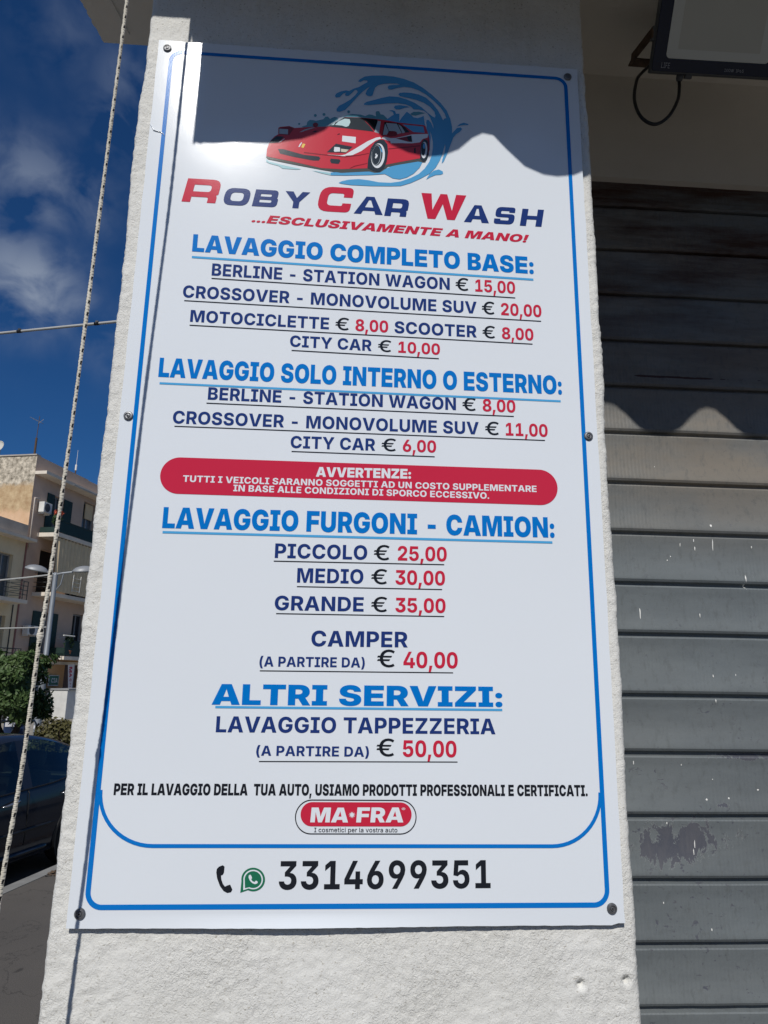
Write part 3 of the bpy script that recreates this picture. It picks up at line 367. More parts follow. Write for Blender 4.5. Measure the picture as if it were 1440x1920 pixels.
# printed lines on the sign: part, text, face, colour, left, right, base left, base right, cap height, slant, tracking (sign widths)
PRINT=[
 ('slogan', '...ESCLUSIVAMENTE A MANO!', 'K', 'red', 0.2415, 0.8666, -0.4695, -0.4837, 0.0201, 0.28, 0.0),
 ('heading', 'LAVAGGIO COMPLETO BASE:', 'K', 'blue', 0.1176, 0.8744, -0.5498, -0.5621, 0.0425, 0.0, 0.0),
 ('heading', None, None, 'sky', 0.1184, 0.8728, -0.5609, -0.5735, 0.0052, 0, 0),
 ('price_line', 'BERLINE - STATION WAGON', 'B', 'navy', 0.1635, 0.6839, -0.6056, -0.6118, 0.0293, 0.0, 0.0),
 ('price_line', '€', 'M', 'black', 0.6965, 0.7256, -0.6119, -0.6123, 0.0311, 0.0, 0.0),
 ('price_line', '15,00', 'B', 'red', 0.7408, 0.8307, -0.6125, -0.6135, 0.0299, 0.0, 0.0),
 ('price_line', None, None, 'black', 0.1639, 0.8304, -0.6114, -0.6223, 0.0025, 0, 0),
 ('price_line', 'CROSSOVER - MONOVOLUME SUV', 'B', 'navy', 0.1059, 0.7433, -0.661, -0.6664, 0.0288, 0.0, 0.0),
 ('price_line', '€', 'M', 'black', 0.7545, 0.7829, -0.6665, -0.6667, 0.0307, 0.0, 0.0),
 ('price_line', '20,00', 'B', 'red', 0.7974, 0.8883, -0.6669, -0.6676, 0.0295, 0.0, 0.0),
 ('price_line', None, None, 'black', 0.1101, 0.8867, -0.6674, -0.6763, 0.0024, 0, 0),
 ('price_line', 'MOTOCICLETTE', 'B', 'navy', 0.1258, 0.4208, -0.7172, -0.7203, 0.0276, 0.0, 0.0),
 ('price_line', '€', 'M', 'black', 0.4342, 0.4636, -0.7204, -0.7207, 0.0291, 0.0, 0.0),
 ('price_line', '8,00', 'B', 'red', 0.4776, 0.5488, -0.7209, -0.7216, 0.028, 0.0, 0.0),
 ('price_line', 'SCOOTER', 'B', 'navy', 0.5623, 0.7425, -0.7217, -0.7236, 0.0281, 0.0, 0.0),
 ('price_line', '€', 'M', 'black', 0.7549, 0.783, -0.7237, -0.724, 0.0294, 0.0, 0.0),
 ('price_line', '8,00', 'B', 'red', 0.7981, 0.8684, -0.7242, -0.7249, 0.0283, 0.0, 0.0),
 ('price_line', None, None, 'black', 0.1257, 0.8656, -0.7242, -0.7321, 0.0024, 0, 0),
 ('price_line', 'CITY CAR', 'B', 'navy', 0.3391, 0.5137, -0.7643, -0.7665, 0.0261, 0.0, 0.0),
 ('price_line', '€', 'M', 'black', 0.5271, 0.5558, -0.7667, -0.7671, 0.0273, 0.0, 0.0),
 ('price_line', '10,00', 'B', 'red', 0.5711, 0.6617, -0.7673, -0.7684, 0.0263, 0.0, 0.0),
 ('price_line', None, None, 'black', 0.3432, 0.6591, -0.7719, -0.7762, 0.0024, 0, 0),
 ('heading', 'LAVAGGIO SOLO INTERNO O ESTERNO:', 'K', 'blue', 0.0704, 0.9266, -0.8458, -0.8486, 0.0432, 0.0, 0.0),
 ('heading', None, None, 'sky', 0.0744, 0.9228, -0.8575, -0.8617, 0.0046, 0, 0),
 ('price_line', 'BERLINE - STATION WAGON', 'B', 'navy', 0.1753, 0.6955, -0.8919, -0.8937, 0.0276, 0.0, 0.0),
 ('price_line', '€', 'M', 'black', 0.7088, 0.738, -0.8938, -0.8939, 0.0293, 0.0, 0.0),
 ('price_line', '8,00', 'B', 'red', 0.7527, 0.8236, -0.8939, -0.8942, 0.0282, 0.0, 0.0),
 ('price_line', None, None, 'black', 0.1734, 0.8196, -0.8986, -0.9017, 0.0023, 0, 0),
 ('price_line', 'CROSSOVER - MONOVOLUME SUV', 'B', 'navy', 0.1077, 0.7436, -0.9467, -0.9462, 0.0277, 0.0, 0.0),
 ('price_line', '€', 'M', 'black', 0.7569, 0.7866, -0.9462, -0.9462, 0.0296, 0.0, 0.0),
 ('price_line', '11,00', 'B', 'red', 0.8012, 0.8917, -0.9462, -0.9461, 0.0285, 0.0, 0.0),
 ('price_line', None, None, 'black', 0.1123, 0.8851, -0.9517, -0.953, 0.0022, 0, 0),
 ('price_line', 'CITY CAR', 'B', 'navy', 0.3504, 0.5253, -0.9906, -0.9902, 0.0263, 0.0, 0.0),
 ('price_line', '€', 'M', 'black', 0.5382, 0.5685, -0.9901, -0.99, 0.0276, 0.0, 0.0),
 ('price_line', '6,00', 'B', 'red', 0.5827, 0.6529, -0.99, -0.9898, 0.0266, 0.0, 0.0),
 ('price_line', None, None, 'black', 0.3531, 0.6498, -0.997, -0.9977, 0.0022, 0, 0),
 ('warning_lettering', 'AVVERTENZE:', 'K', 'white', 0.4049, 0.6004, -1.0504, -1.0481, 0.0208, 0.0, 0.0),
 ('warning_lettering', 'TUTTI I VEICOLI SARANNO SOGGETTI AD UN COSTO SUPPLEMENTARE', 'B', 'white', 0.1382, 0.8632, -1.0701, -1.068, 0.0136, 0.0, 0.0),
 ('warning_lettering', 'IN BASE ALLE CONDIZIONI DI SPORCO ECCESSIVO.', 'B', 'white', 0.2398, 0.7631, -1.0865, -1.0858, 0.0136, 0.0, 0.0),
 ('heading', 'LAVAGGIO FURGONI - CAMION:', 'K', 'blue', 0.1052, 0.8977, -1.1663, -1.1637, 0.0428, 0.0, 0.0),
 ('heading', None, None, 'sky', 0.1069, 0.8924, -1.1722, -1.1713, 0.0048, 0, 0),
 ('price_line', 'PICCOLO', 'B', 'navy', 0.3296, 0.5133, -1.2204, -1.2195, 0.0293, 0.0, 0.0),
 ('price_line', '€', 'M', 'black', 0.5263, 0.5579, -1.2194, -1.2193, 0.0307, 0.0, 0.0),
 ('price_line', '25,00', 'B', 'red', 0.5746, 0.6741, -1.2192, -1.2187, 0.0296, 0.0, 0.0),
 ('price_line', None, None, 'black', 0.3281, 0.6687, -1.2258, -1.2243, 0.0021, 0, 0),
 ('price_line', 'MEDIO', 'B', 'navy', 0.3755, 0.5066, -1.2684, -1.2679, 0.0289, 0.0, 0.0),
 ('price_line', '€', 'M', 'black', 0.5219, 0.5538, -1.2678, -1.2677, 0.0302, 0.0, 0.0),
 ('price_line', '30,00', 'B', 'red', 0.5704, 0.6703, -1.2677, -1.2673, 0.0291, 0.0, 0.0),
 ('price_line', None, None, 'black', 0.3758, 0.6643, -1.2754, -1.2746, 0.002, 0, 0),
 ('price_line', 'GRANDE', 'B', 'navy', 0.3341, 0.5083, -1.3234, -1.3227, 0.0283, 0.0, 0.0),
 ('price_line', '€', 'M', 'black', 0.5229, 0.5546, -1.3227, -1.3226, 0.0297, 0.0, 0.0),
 ('price_line', '35,00', 'B', 'red', 0.571, 0.6712, -1.3225, -1.3221, 0.0286, 0.0, 0.0),
 ('price_line', None, None, 'black', 0.3378, 0.6682, -1.3291, -1.328, 0.002, 0, 0),
 ('price_line', 'CAMPER', 'B', 'navy', 0.4081, 0.5961, -1.3916, -1.3905, 0.0301, 0.0, 0.0),
 ('price_line', '€', 'M', 'black', 0.5365, 0.571, -1.4288, -1.4288, 0.0333, 0.0, 0.0),
 ('price_line', '40,00', 'B', 'red', 0.5878, 0.6946, -1.4297, -1.4291, 0.0311, 0.0, 0.0),
 ('price_line', '(A PARTIRE DA)', 'B', 'navy', 0.3106, 0.5129, -1.4313, -1.4303, 0.0189, 0.0, 0.0),
 ('price_line', None, None, 'black', 0.3121, 0.6852, -1.4385, -1.4366, 0.0019, 0, 0),
 ('heading', 'ALTRI SERVIZI:', 'K', 'blue', 0.2253, 0.7814, -1.5031, -1.5006, 0.038, 0.0, 0.0),
 ('heading', None, None, 'sky', 0.2326, 0.7807, -1.5052, -1.504, 0.0043, 0, 0),
 ('price_line', 'LAVAGGIO TAPPEZZERIA', 'B', 'navy', 0.2364, 0.7664, -1.5528, -1.5513, 0.0288, 0.0, 0.0),
 ('price_line', '€', 'M', 'black', 0.5381, 0.5718, -1.5931, -1.5934, 0.032, 0.0, 0.0),
 ('price_line', '50,00', 'B', 'red', 0.5881, 0.6909, -1.5938, -1.5941, 0.03, 0.0, 0.0),
 ('price_line', '(A PARTIRE DA)', 'B', 'navy', 0.3134, 0.5242, -1.5939, -1.5943, 0.0179, 0.0, 0.0),
 ('price_line', None, None, 'black', 0.3194, 0.6925, -1.6033, -1.6015, 0.0018, 0, 0),
 ('footer_line', 'PER IL LAVAGGIO DELLA  TUA AUTO, USIAMO PRODOTTI PROFESSIONALI E CERTIFICATI.', 'K', 'black', 0.0601, 0.9415, -1.6642, -1.6622, 0.0201, 0.0, 0.0),
 ('badge_lettering', 'MA', 'K', 'white', 0.4185, 0.4879, -1.7096, -1.7097, 0.0255, 0.06, 0.0),
 ('badge_lettering', 'FRA', 'K', 'white', 0.5029, 0.5902, -1.7096, -1.7094, 0.0259, 0.06, 0.0),
 ('badge_lettering', 'I cosmetici per la vostra auto', 'M', 'black', 0.4262, 0.5794, -1.7263, -1.7263, 0.0076, 0.0, 0.0),
 ('badge_lettering', '®', 'M', 'white', 0.587, 0.5936, -1.6892, -1.6891, 0.0054, 0.0, 0.0),
 ('phone_number', '3314699351', 'B', 'black', 0.3659, 0.7519, -1.8226, -1.8211, 0.0473, 0, 0.075),
]
# printed shapes on the sign: part, colour, layer, outline in 1/10000 of the sign width
ART=[
 ('wave_picture','teal',0,"3411 -2142 3531 -2088 3543 -1996 3602 -1937 3679 -1940 3741 -1954 3909 -1896 3953 -1829 4014 -1818 4062 -1880 4108 -1844 4168 -1812 4231 -1826 4264 -1905 4025 -2141 3565 -2176"),
 ('wave_picture','teal',0,"4314 -1836 4432 -1750 4575 -1705 4769 -1705 4878 -1736 4962 -1684 5035 -1690 5133 -1725 5119 -1626 5135 -1582 5203 -1577 5234 -1661 5302 -1670 5401 -1776 5401 -1833 4676 -1888 4315 -1887"),
 ('wave_picture','wblue',0,"5401 -1771 5497 -1683 5545 -1651 5520 -1573 5427 -1545 5507 -1525 5573 -1548 5598 -1618 5679 -1612 5673 -1827 5728 -1723 5849 -1542 5935 -1607 6009 -1687 6107 -1700 6204 -1658 6248 -1626 6273 -1825 6315 -1993 6320 -1832 6391 -1992 6414 -2209 6391 -2483 5714 -2396 5241 -1886"),
 ('wave_picture','wblue',1,"4687 -792 4723 -730 4843 -638 5015 -595 5285 -573 5532 -582 5780 -630 6004 -709 6227 -844 6450 -1031 6647 -1234 6794 -1440 6879 -1664 6919 -1891 6918 -2054 6947 -2019 7033 -1908 7119 -1883 7158 -1921 7098 -2008 7003 -2089 6944 -2176 6883 -2366 6812 -2588 6717 -2837 6670 -2894 6685 -2786 6734 -2620 6759 -2456 6752 -2362 6721 -2492 6683 -2651 6624 -2817 6530 -3011 6391 -3180 6183 -3327 5954 -3461 5725 -3555 5496 -3576 5040 -3602 4586 -3606 4381 -3586 4312 -3567 4379 -3523 4537 -3471 4764 -3439 4992 -3455 5221 -3492 5495 -3487 5724 -3437 5953 -3329 6137 -3211 6275 -3055 6379 -2874 6438 -2695 6466 -2477 6464 -2315 6428 -2126 6379 -1993 6381 -2045 6339 -1962 6307 -1822 6315 -1741 6364 -1732 6425 -1813 6479 -1966 6474 -1867 6405 -1672 6339 -1556 6253 -1487 6130 -1462 6008 -1466 5958 -1403 5835 -1347 5639 -1321 5395 -1346 5151 -1394 4957 -1432 4848 -1432 4835 -1404 4907 -1341 5052 -1286 5246 -1207 5441 -1146 5637 -1148 5834 -1196 6031 -1282 6204 -1399 6339 -1533 6449 -1625 6511 -1658 6528 -1605 6499 -1492 6400 -1369 6252 -1265 6080 -1200 5883 -1157 5686 -1126 5649 -1080 5673 -1034 5783 -1011 5956 -1012 6129 -1042 6302 -1116 6450 -1264 6573 -1428 6658 -1595 6707 -1720 6732 -1670 6781 -1649 6745 -1531 6647 -1365 6499 -1202 6301 -1028 6128 -925 5955 -865 5782 -856 5635 -891 5488 -955 5414 -953 5389 -896 5412 -845 5511 -819 5683 -799 5609 -776 5436 -784 5289 -808 5167 -856 5095 -934 5060 -1054 5037 -1157 4977 -1185 4903 -1168 4873 -1121 4900 -1023 4972 -909 4899 -970 4804 -1068 4709 -1189 4591 -1351 4497 -1488 4404 -1610 4285 -1668 4212 -1662 4205 -1597 4256 -1507 4375 -1426 4517 -1314 4635 -1174 4687 -1083 4664 -1033 4620 -1036 4549 -1129 4478 -1210 4405 -1216 4392 -1165 4422 -1122 4348 -1160 4273 -1261 4189 -1282 4156 -1241 4185 -1167 4293 -1100 4413 -1062 4482 -1074 4582 -1004 4703 -951 4823 -854 4915 -788 4902 -745 4821 -746 4749 -801"),
 ('wave_picture','wblue',1,"5543 -1450 5571 -1396 5688 -1372 5860 -1391 5914 -1416 5811 -1435 5695 -1490 5592 -1498"),
 ('wave_picture','teal',1,"5935 -1593 6008 -1535 6130 -1520 6290 -1551 6180 -1588 6057 -1635 5964 -1628"),
 ('wave_picture','wblue',1,"7033 -1867 7101 -1787 7196 -1744 7302 -1772 7307 -1805 7219 -1806 7124 -1827"),
 ('wave_picture','wblue',1,"6310 -3345 6379 -3207 6484 -3099 6600 -3059 6693 -3101 6702 -3159 6646 -3194 6530 -3210 6414 -3271"),
 ('wave_picture','wblue',1,"4123 -3310 4919 -3216 5307 -3175 5490 -3057 6112 -2853 6217 -2899 6159 -3037 6021 -3206 5861 -3322 5700 -3381 5540 -3366 5424 -3300 5355 -3265 5035 -3313 4466 -3365 4126 -3383"),
 ('wave_picture','pale',1,"2650 -3053 2713 -3114 2986 -3179 3184 -3217 3457 -3268 3337 -3286 3036 -3280 2943 -3217 2731 -3170 2661 -3131"),
 ('wave_picture','pale',1,"3699 -3287 4063 -3314 4122 -3324 4124 -3383 3913 -3342"),
 ('wave_picture','teal',1,"3755 -1807 3751 -1828 3739 -1843 3722 -1850 3705 -1846 3692 -1832 3687 -1812 3691 -1792 3703 -1776 3719 -1770 3736 -1774 3749 -1788"),
 ('wave_picture','teal',1,"3954 -1765 3950 -1785 3938 -1801 3921 -1807 3904 -1803 3891 -1789 3886 -1770 3890 -1749 3902 -1734 3918 -1727 3936 -1731 3948 -1745"),
 ('wave_picture','teal',1,"4524 -1648 4519 -1668 4507 -1684 4490 -1691 4473 -1686 4460 -1673 4455 -1653 4459 -1632 4471 -1617 4488 -1610 4506 -1614 4518 -1628"),
 ('wave_picture','teal',1,"3383 -2066 3381 -2081 3372 -2092 3360 -2097 3348 -2094 3338 -2084 3335 -2070 3337 -2055 3346 -2044 3358 -2039 3370 -2042 3380 -2052"),
 ('car_picture','under',2,"2647 -3009 2695 -3059 3302 -3160 3909 -3251 4289 -3299 4366 -3306 4942 -3231 5003 -3226 5125 -3253 5247 -3236 5338 -3159 5428 -3064 6120 -2883 6213 -2894 6290 -2888 6318 -2803 6352 -2711 6135 -2726 5411 -2920 4969 -3075 4360 -3118 3906 -3149 3296 -3034 2690 -2953"),
 ('car_picture','carred',3,"2697 -2652 2744 -2545 2815 -2450 2896 -2387 2889 -2215 2924 -2184 3136 -2145 3260 -2189 3656 -2129 3962 -2101 4173 -1949 4400 -1804 4400 -1804 4710 -1791 5099 -1802 5412 -1824 5646 -1861 6257 -1889 6292 -1917 6352 -2114 6383 -2257 6391 -2528 6352 -2711 6306 -2777 6135 -2801 5428 -3004 5336 -3032 4970 -3142 4363 -3209 3908 -3213 3299 -3095 2692 -2997 2653 -2974 2659 -2796"),
 ('car_picture','glassd',4,"4000 -2085 4203 -1932 4401 -1811 4401 -1811 4742 -1796 4868 -1878 4995 -2014 5090 -2156 4332 -2106 4177 -2103"),
 ('car_picture','ink',4,"4745 -1798 5162 -1819 5171 -1864 5102 -2134 5010 -2017 4891 -1887"),
 ('car_picture','lgrey',4,"5170 -1851 5244 -1857 5207 -2195 5098 -2161"),
 ('car_picture','lgrey',5,"3931 -2105 4158 -1959 4324 -1831 4397 -1808 4249 -1934 4023 -2091"),
 ('car_picture','aqua',5,"4183 -2039 4265 -1933 4402 -1853 4518 -1859 4537 -1939 4500 -2042 4439 -2074 4345 -2045"),
 ('car_picture','aqua',5,"4091 -2057 4186 -1973 4160 -2041"),
 ('car_picture','ink',4,"5327 -1871 5647 -1878 5819 -1989 5922 -2106 5285 -2238"),
 ('car_picture','lgrey',5,"5343 -1915 5428 -2109 5401 -2217 5296 -2224"),
 ('car_picture','lgrey',5,"5363 -1895 5615 -1898 5735 -2145 5634 -2178 5571 -2104 5439 -2109"),
 ('car_picture','lgrey',5,"5647 -1907 5725 -1963 5817 -2121 5754 -2151"),
 ('car_picture','carred2',6,"5392 -2207 5431 -2136 5517 -2103 5610 -2118 5637 -2185 5604 -2227 5495 -2253 5402 -2253"),
 ('car_picture','carred2',6,"3795 -2064 3789 -2090 3773 -2111 3749 -2124 3722 -2126 3697 -2117 3679 -2098 3672 -2074 3677 -2048 3693 -2027 3718 -2014 3745 -2012 3770 -2021 3788 -2040"),
 ('car_picture','white',4,"4025 -2844 4276 -2847 4352 -2842 4443 -2814 4654 -2653 4956 -2416 5139 -2312 5232 -2287 5264 -2330 5141 -2384 4989 -2521 4808 -2695 4612 -2817 4429 -2861 4353 -2863 4201 -2867"),
 ('car_picture','white',4,"5263 -2321 5332 -2271 5480 -2301 5604 -2287 5883 -2194 5977 -2160 6258 -2130 6355 -2123 6339 -2224 6227 -2268 6165 -2364 5978 -2406 5730 -2417 5482 -2440 5473 -2387 5341 -2351"),
 ('car_picture','carred2',5,"5604 -2305 5961 -2194 5981 -2368 5885 -2366"),
 ('car_picture','ink',6,"5852 -2231 5961 -2197 5981 -2364 5900 -2356"),
 ('car_picture','carred2',4,"5430 -2583 6165 -2445 6165 -2472 5430 -2608"),
 ('car_picture','ink',4,"6025 -2536 6064 -2515 6065 -2668 6026 -2662"),
 ('car_picture','wblue',5,"5748 -1907 6242 -1930 6273 -2101 6008 -2099"),
 ('car_picture','carred2',4,"6360 -2241 6391 -2528 6352 -2711 6336 -2460"),
 ('car_picture','tyre',4,"4955 -3138 4966 -2916 5021 -2609 5111 -2440 5218 -2360 5326 -2362 5405 -2473 5426 -2687 5396 -2939 5337 -3120 5217 -3235 5094 -3208 5001 -3161"),
 ('car_picture','white',5,"5350 -2804 5343 -2872 5328 -2938 5308 -2997 5283 -3048 5254 -3087 5222 -3114 5189 -3127 5156 -3126 5125 -3111 5097 -3082 5072 -3040 5053 -2989 5040 -2928 5034 -2862 5035 -2793 5042 -2724 5056 -2658 5076 -2599 5102 -2547 5131 -2507 5163 -2480 5196 -2466 5229 -2467 5261 -2483 5289 -2512 5314 -2554 5332 -2607 5345 -2668 5351 -2734"),
 ('car_picture','tyre',6,"5298 -2781 5291 -2841 5279 -2898 5263 -2950 5242 -2994 5218 -3029 5192 -3052 5165 -3064 5138 -3063 5113 -3049 5090 -3024 5070 -2988 5055 -2943 5045 -2890 5040 -2833 5040 -2773 5047 -2712 5058 -2655 5075 -2603 5096 -2558 5120 -2523 5146 -2499 5173 -2488 5200 -2489 5226 -2502 5249 -2528 5268 -2564 5284 -2610 5294 -2663 5299 -2721"),
 ('car_picture','lgrey',7,"5264 -2788 5257 -2851 5245 -2910 5228 -2962 5207 -3003 5184 -3032 5159 -3046 5135 -3045 5112 -3029 5093 -2999 5077 -2957 5066 -2904 5061 -2844 5062 -2781 5069 -2718 5081 -2658 5098 -2606 5119 -2564 5142 -2535 5167 -2521 5191 -2522 5214 -2538 5234 -2568 5250 -2611 5260 -2664 5265 -2724"),
 ('car_picture','tyre',8,"5249 -2788 5242 -2848 5231 -2905 5215 -2955 5196 -2995 5175 -3022 5153 -3036 5131 -3035 5110 -3020 5092 -2991 5078 -2950 5069 -2900 5064 -2842 5065 -2782 5071 -2721 5082 -2664 5098 -2614 5117 -2574 5139 -2546 5161 -2532 5183 -2533 5204 -2548 5222 -2577 5236 -2619 5246 -2670 5250 -2727"),
 ('car_picture','wblue',7,"5182 -2543 5236 -2566 5284 -2643 5303 -2714 5275 -2698 5237 -2611"),
 ('car_picture','white',9,"5118 -2861 5145 -2796 5125 -2780 5147 -2734 5166 -2777 5191 -2775 5179 -2830 5146 -2885"),
 ('car_picture','tyre',4,"6173 -2544 6196 -2379 6258 -2266 6336 -2297 6371 -2457 6371 -2673 6321 -2820 6244 -2888 6166 -2804"),
 ('car_picture','white',5,"6330 -2567 6326 -2621 6318 -2671 6306 -2715 6292 -2751 6275 -2776 6258 -2789 6241 -2789 6225 -2777 6211 -2752 6199 -2717 6191 -2673 6187 -2622 6187 -2569 6191 -2515 6200 -2465 6211 -2420 6226 -2384 6242 -2359 6259 -2346 6276 -2345 6293 -2358 6307 -2383 6318 -2419 6326 -2463 6330 -2514"),
 ('car_picture','tyre',6,"6293 -2545 6289 -2591 6282 -2634 6273 -2670 6261 -2698 6248 -2716 6234 -2722 6221 -2716 6210 -2699 6200 -2671 6194 -2635 6190 -2592 6190 -2547 6194 -2501 6201 -2458 6210 -2421 6222 -2393 6235 -2375 6249 -2369 6262 -2374 6273 -2392 6283 -2420 6290 -2457 6293 -2499"),
 ('car_picture','wblue',7,"6286 -2463 6284 -2495 6276 -2520 6265 -2535 6252 -2536 6241 -2523 6233 -2498 6230 -2467 6233 -2436 6241 -2410 6252 -2395 6265 -2394 6276 -2408 6284 -2432"),
 ('car_picture','carred2',4,"2898 -2216 3136 -2157 3245 -2200 3147 -2387 2907 -2390"),
 ('car_picture','lgrey',5,"2911 -2237 3113 -2238 3113 -2375 2915 -2372"),
 ('car_picture','white',4,"4361 -2315 4673 -2328 4673 -2499 4357 -2470"),
 ('car_picture','tyre',4,"4015 -2788 4221 -2541 4606 -2597 4454 -2774"),
 ('car_picture','white',5,"4186 -2633 4304 -2635 4320 -2659 4319 -2748 4197 -2764 4178 -2741"),
 ('car_picture','cream',5,"4340 -2670 4519 -2684 4454 -2757 4342 -2752"),
 ('car_picture','tyre',4,"2696 -2645 2759 -2540 2860 -2435 3035 -2440 2899 -2610"),
 ('car_picture','under',5,"2804 -2528 2948 -2518 2898 -2584 2792 -2583"),
 ('car_picture','white',5,"3030 -2494 3053 -2496 2944 -2598 2907 -2610"),
 ('car_picture','tyre',4,"2907 -2779 3028 -2773 3288 -2840 3502 -2892 3837 -2912 3879 -2948 3844 -3022 3720 -3030 3293 -2967 2958 -2899"),
 ('car_picture','tyre',4,"4112 -2950 4310 -2953 4337 -2996 4298 -3078 4131 -3072 4099 -3012"),
 ('car_picture','carred2',4,"3499 -2816 3987 -2847 4351 -2858 4353 -2863 4445 -2867 4734 -2808 4985 -2736 4981 -2758 4734 -2833 4445 -2892 4354 -2892 3988 -2875 3500 -2846"),
 ('car_picture','white',4,"3365 -2692 3393 -2619 3428 -2563 3447 -2571 3416 -2644 3395 -2690"),
 ('car_picture','yellow',4,"3434 -2696 3460 -2596 3524 -2601 3483 -2711"),
 ('car_picture','ink',4,"3661 -2271 3721 -2227 3790 -2228 3752 -2261"),
 ('car_picture','ink',4,"4230 -2310 4282 -2258 4313 -2279"),
 ('car_picture','lgrey',4,"3379 -2292 3490 -2214 3656 -2151 3740 -2141 3567 -2215 3417 -2289"),
 ('car_picture','carred2',4,"4429 -2847 4717 -2809 4717 -2827 4506 -2863"),
 ('car_picture','carred2',4,"4544 -3175 4664 -3096 4816 -3051 4952 -3006 4953 -3023 4816 -3072 4680 -3117 4575 -3177"),
 ('phone_icon','black',0,"2543 -17880 2580 -17843 2645 -17819 2678 -17843 2674 -17941 2655 -17978 2624 -17990 2634 -18051 2665 -18124 2707 -18173 2745 -18154 2797 -18139 2841 -18222 2818 -18265 2753 -18277 2686 -18245 2615 -18160 2559 -18039 2537 -17941"),
 ('chat_icon','green',0,"3118 -18232 3146 -18242 3174 -18249 3204 -18252 3233 -18251 3262 -18246 3289 -18238 3315 -18226 3339 -18211 3359 -18193 3377 -18172 3392 -18149 3402 -18124 3409 -18098 3412 -18071 3410 -18044 3405 -18017 3395 -17991 3382 -17966 3365 -17942 3345 -17921 3322 -17903 3297 -17888 3269 -17876 3241 -17867 3211 -17862 3182 -17861 3153 -17864 3124 -17871 3097 -17881 3073 -17895 3050 -17911 3031 -17931 3015 -17953 3003 -17977 2994 -18003 2990 -18030 2989 -18057 2993 -18084 2984 -18275"),
 ('chat_icon','white',1,"3132 -18202 3155 -18210 3179 -18215 3203 -18218 3227 -18217 3251 -18213 3274 -18207 3295 -18197 3314 -18184 3332 -18169 3346 -18152 3358 -18133 3367 -18113 3373 -18091 3375 -18069 3374 -18046 3369 -18024 3361 -18002 3350 -17982 3336 -17963 3320 -17945 3301 -17930 3280 -17917 3257 -17907 3234 -17900 3209 -17896 3185 -17896 3161 -17898 3138 -17903 3116 -17912 3095 -17923 3077 -17937 3061 -17953 3047 -17971 3037 -17991 3030 -18012 3026 -18034 3026 -18057 3029 -18079 3034 -18232"),
 ('chat_icon','green',2,"3141 -18182 3161 -18189 3182 -18194 3203 -18196 3224 -18195 3244 -18192 3264 -18186 3282 -18178 3299 -18167 3314 -18154 3326 -18139 3337 -18123 3344 -18105 3349 -18086 3351 -18067 3350 -18048 3346 -18029 3339 -18010 3330 -17992 3318 -17975 3303 -17960 3287 -17947 3269 -17936 3249 -17928 3229 -17922 3208 -17918 3187 -17918 3166 -17920 3146 -17924 3127 -17932 3109 -17941 3094 -17953 3080 -17967 3068 -17983 3059 -18000 3053 -18018 3050 -18037 3050 -18057 3052 -18076 3063 -18198"),
 ('chat_icon','white',3,"3117 -17993 3143 -17974 3162 -17991 3180 -18028 3166 -18052 3188 -18082 3226 -18099 3254 -18072 3289 -18096 3275 -18121 3239 -18133 3190 -18116 3146 -18077 3119 -18028"),
 ('badge_star','white',0,"5015 -16966 4978 -16975 5003 -17002 4968 -16989 4971 -17025 4950 -16995 4931 -17025 4932 -16989 4897 -17003 4921 -16975 4884 -16967 4921 -16958 4895 -16930 4931 -16944 4928 -16908 4949 -16938 4968 -16908 4966 -16944 5002 -16930 4978 -16958"),
]
NAME=[('R', 0.0854, 0.1712, -0.4274, -0.3676, 1), ('O', 0.1745, 0.2382, -0.4298, -0.3857, 0), ('B', 0.2399, 0.3013, -0.4291, -0.3858, 0), ('Y', 0.3089, 0.3683, -0.4284, -0.3858, 0), ('C', 0.3826, 0.4679, -0.4321, -0.3682, 1), ('A', 0.4671, 0.537, -0.4333, -0.388, 0), ('R', 0.5358, 0.594, -0.4348, -0.3894, 0), ('W', 0.6135, 0.7235, -0.436, -0.3702, 1), ('A', 0.717, 0.7792, -0.4392, -0.394, 0), ('S', 0.7849, 0.8388, -0.4394, -0.3949, 0), ('H', 0.8457, 0.9035, -0.4408, -0.3962, 0)]
# ------------------------------------------------------------------ value noise for the rough plaster
_rng = np.random.RandomState(7)
_lat = _rng.rand(256, 256)
def vnoise(x, y):
    xi = np.floor(x).astype(int); yi = np.floor(y).astype(int); fx = x - xi; fy = y - yi
    fx = fx * fx * (3 - 2 * fx); fy = fy * fy * (3 - 2 * fy)
    g = lambda i, j: _lat[i % 256, j % 256]
    return (g(xi, yi) * (1 - fx) * (1 - fy) + g(xi + 1, yi) * fx * (1 - fy) + g(xi, yi + 1) * (1 - fx) * fy + g(xi + 1, yi + 1) * fx * fy) - 0.5

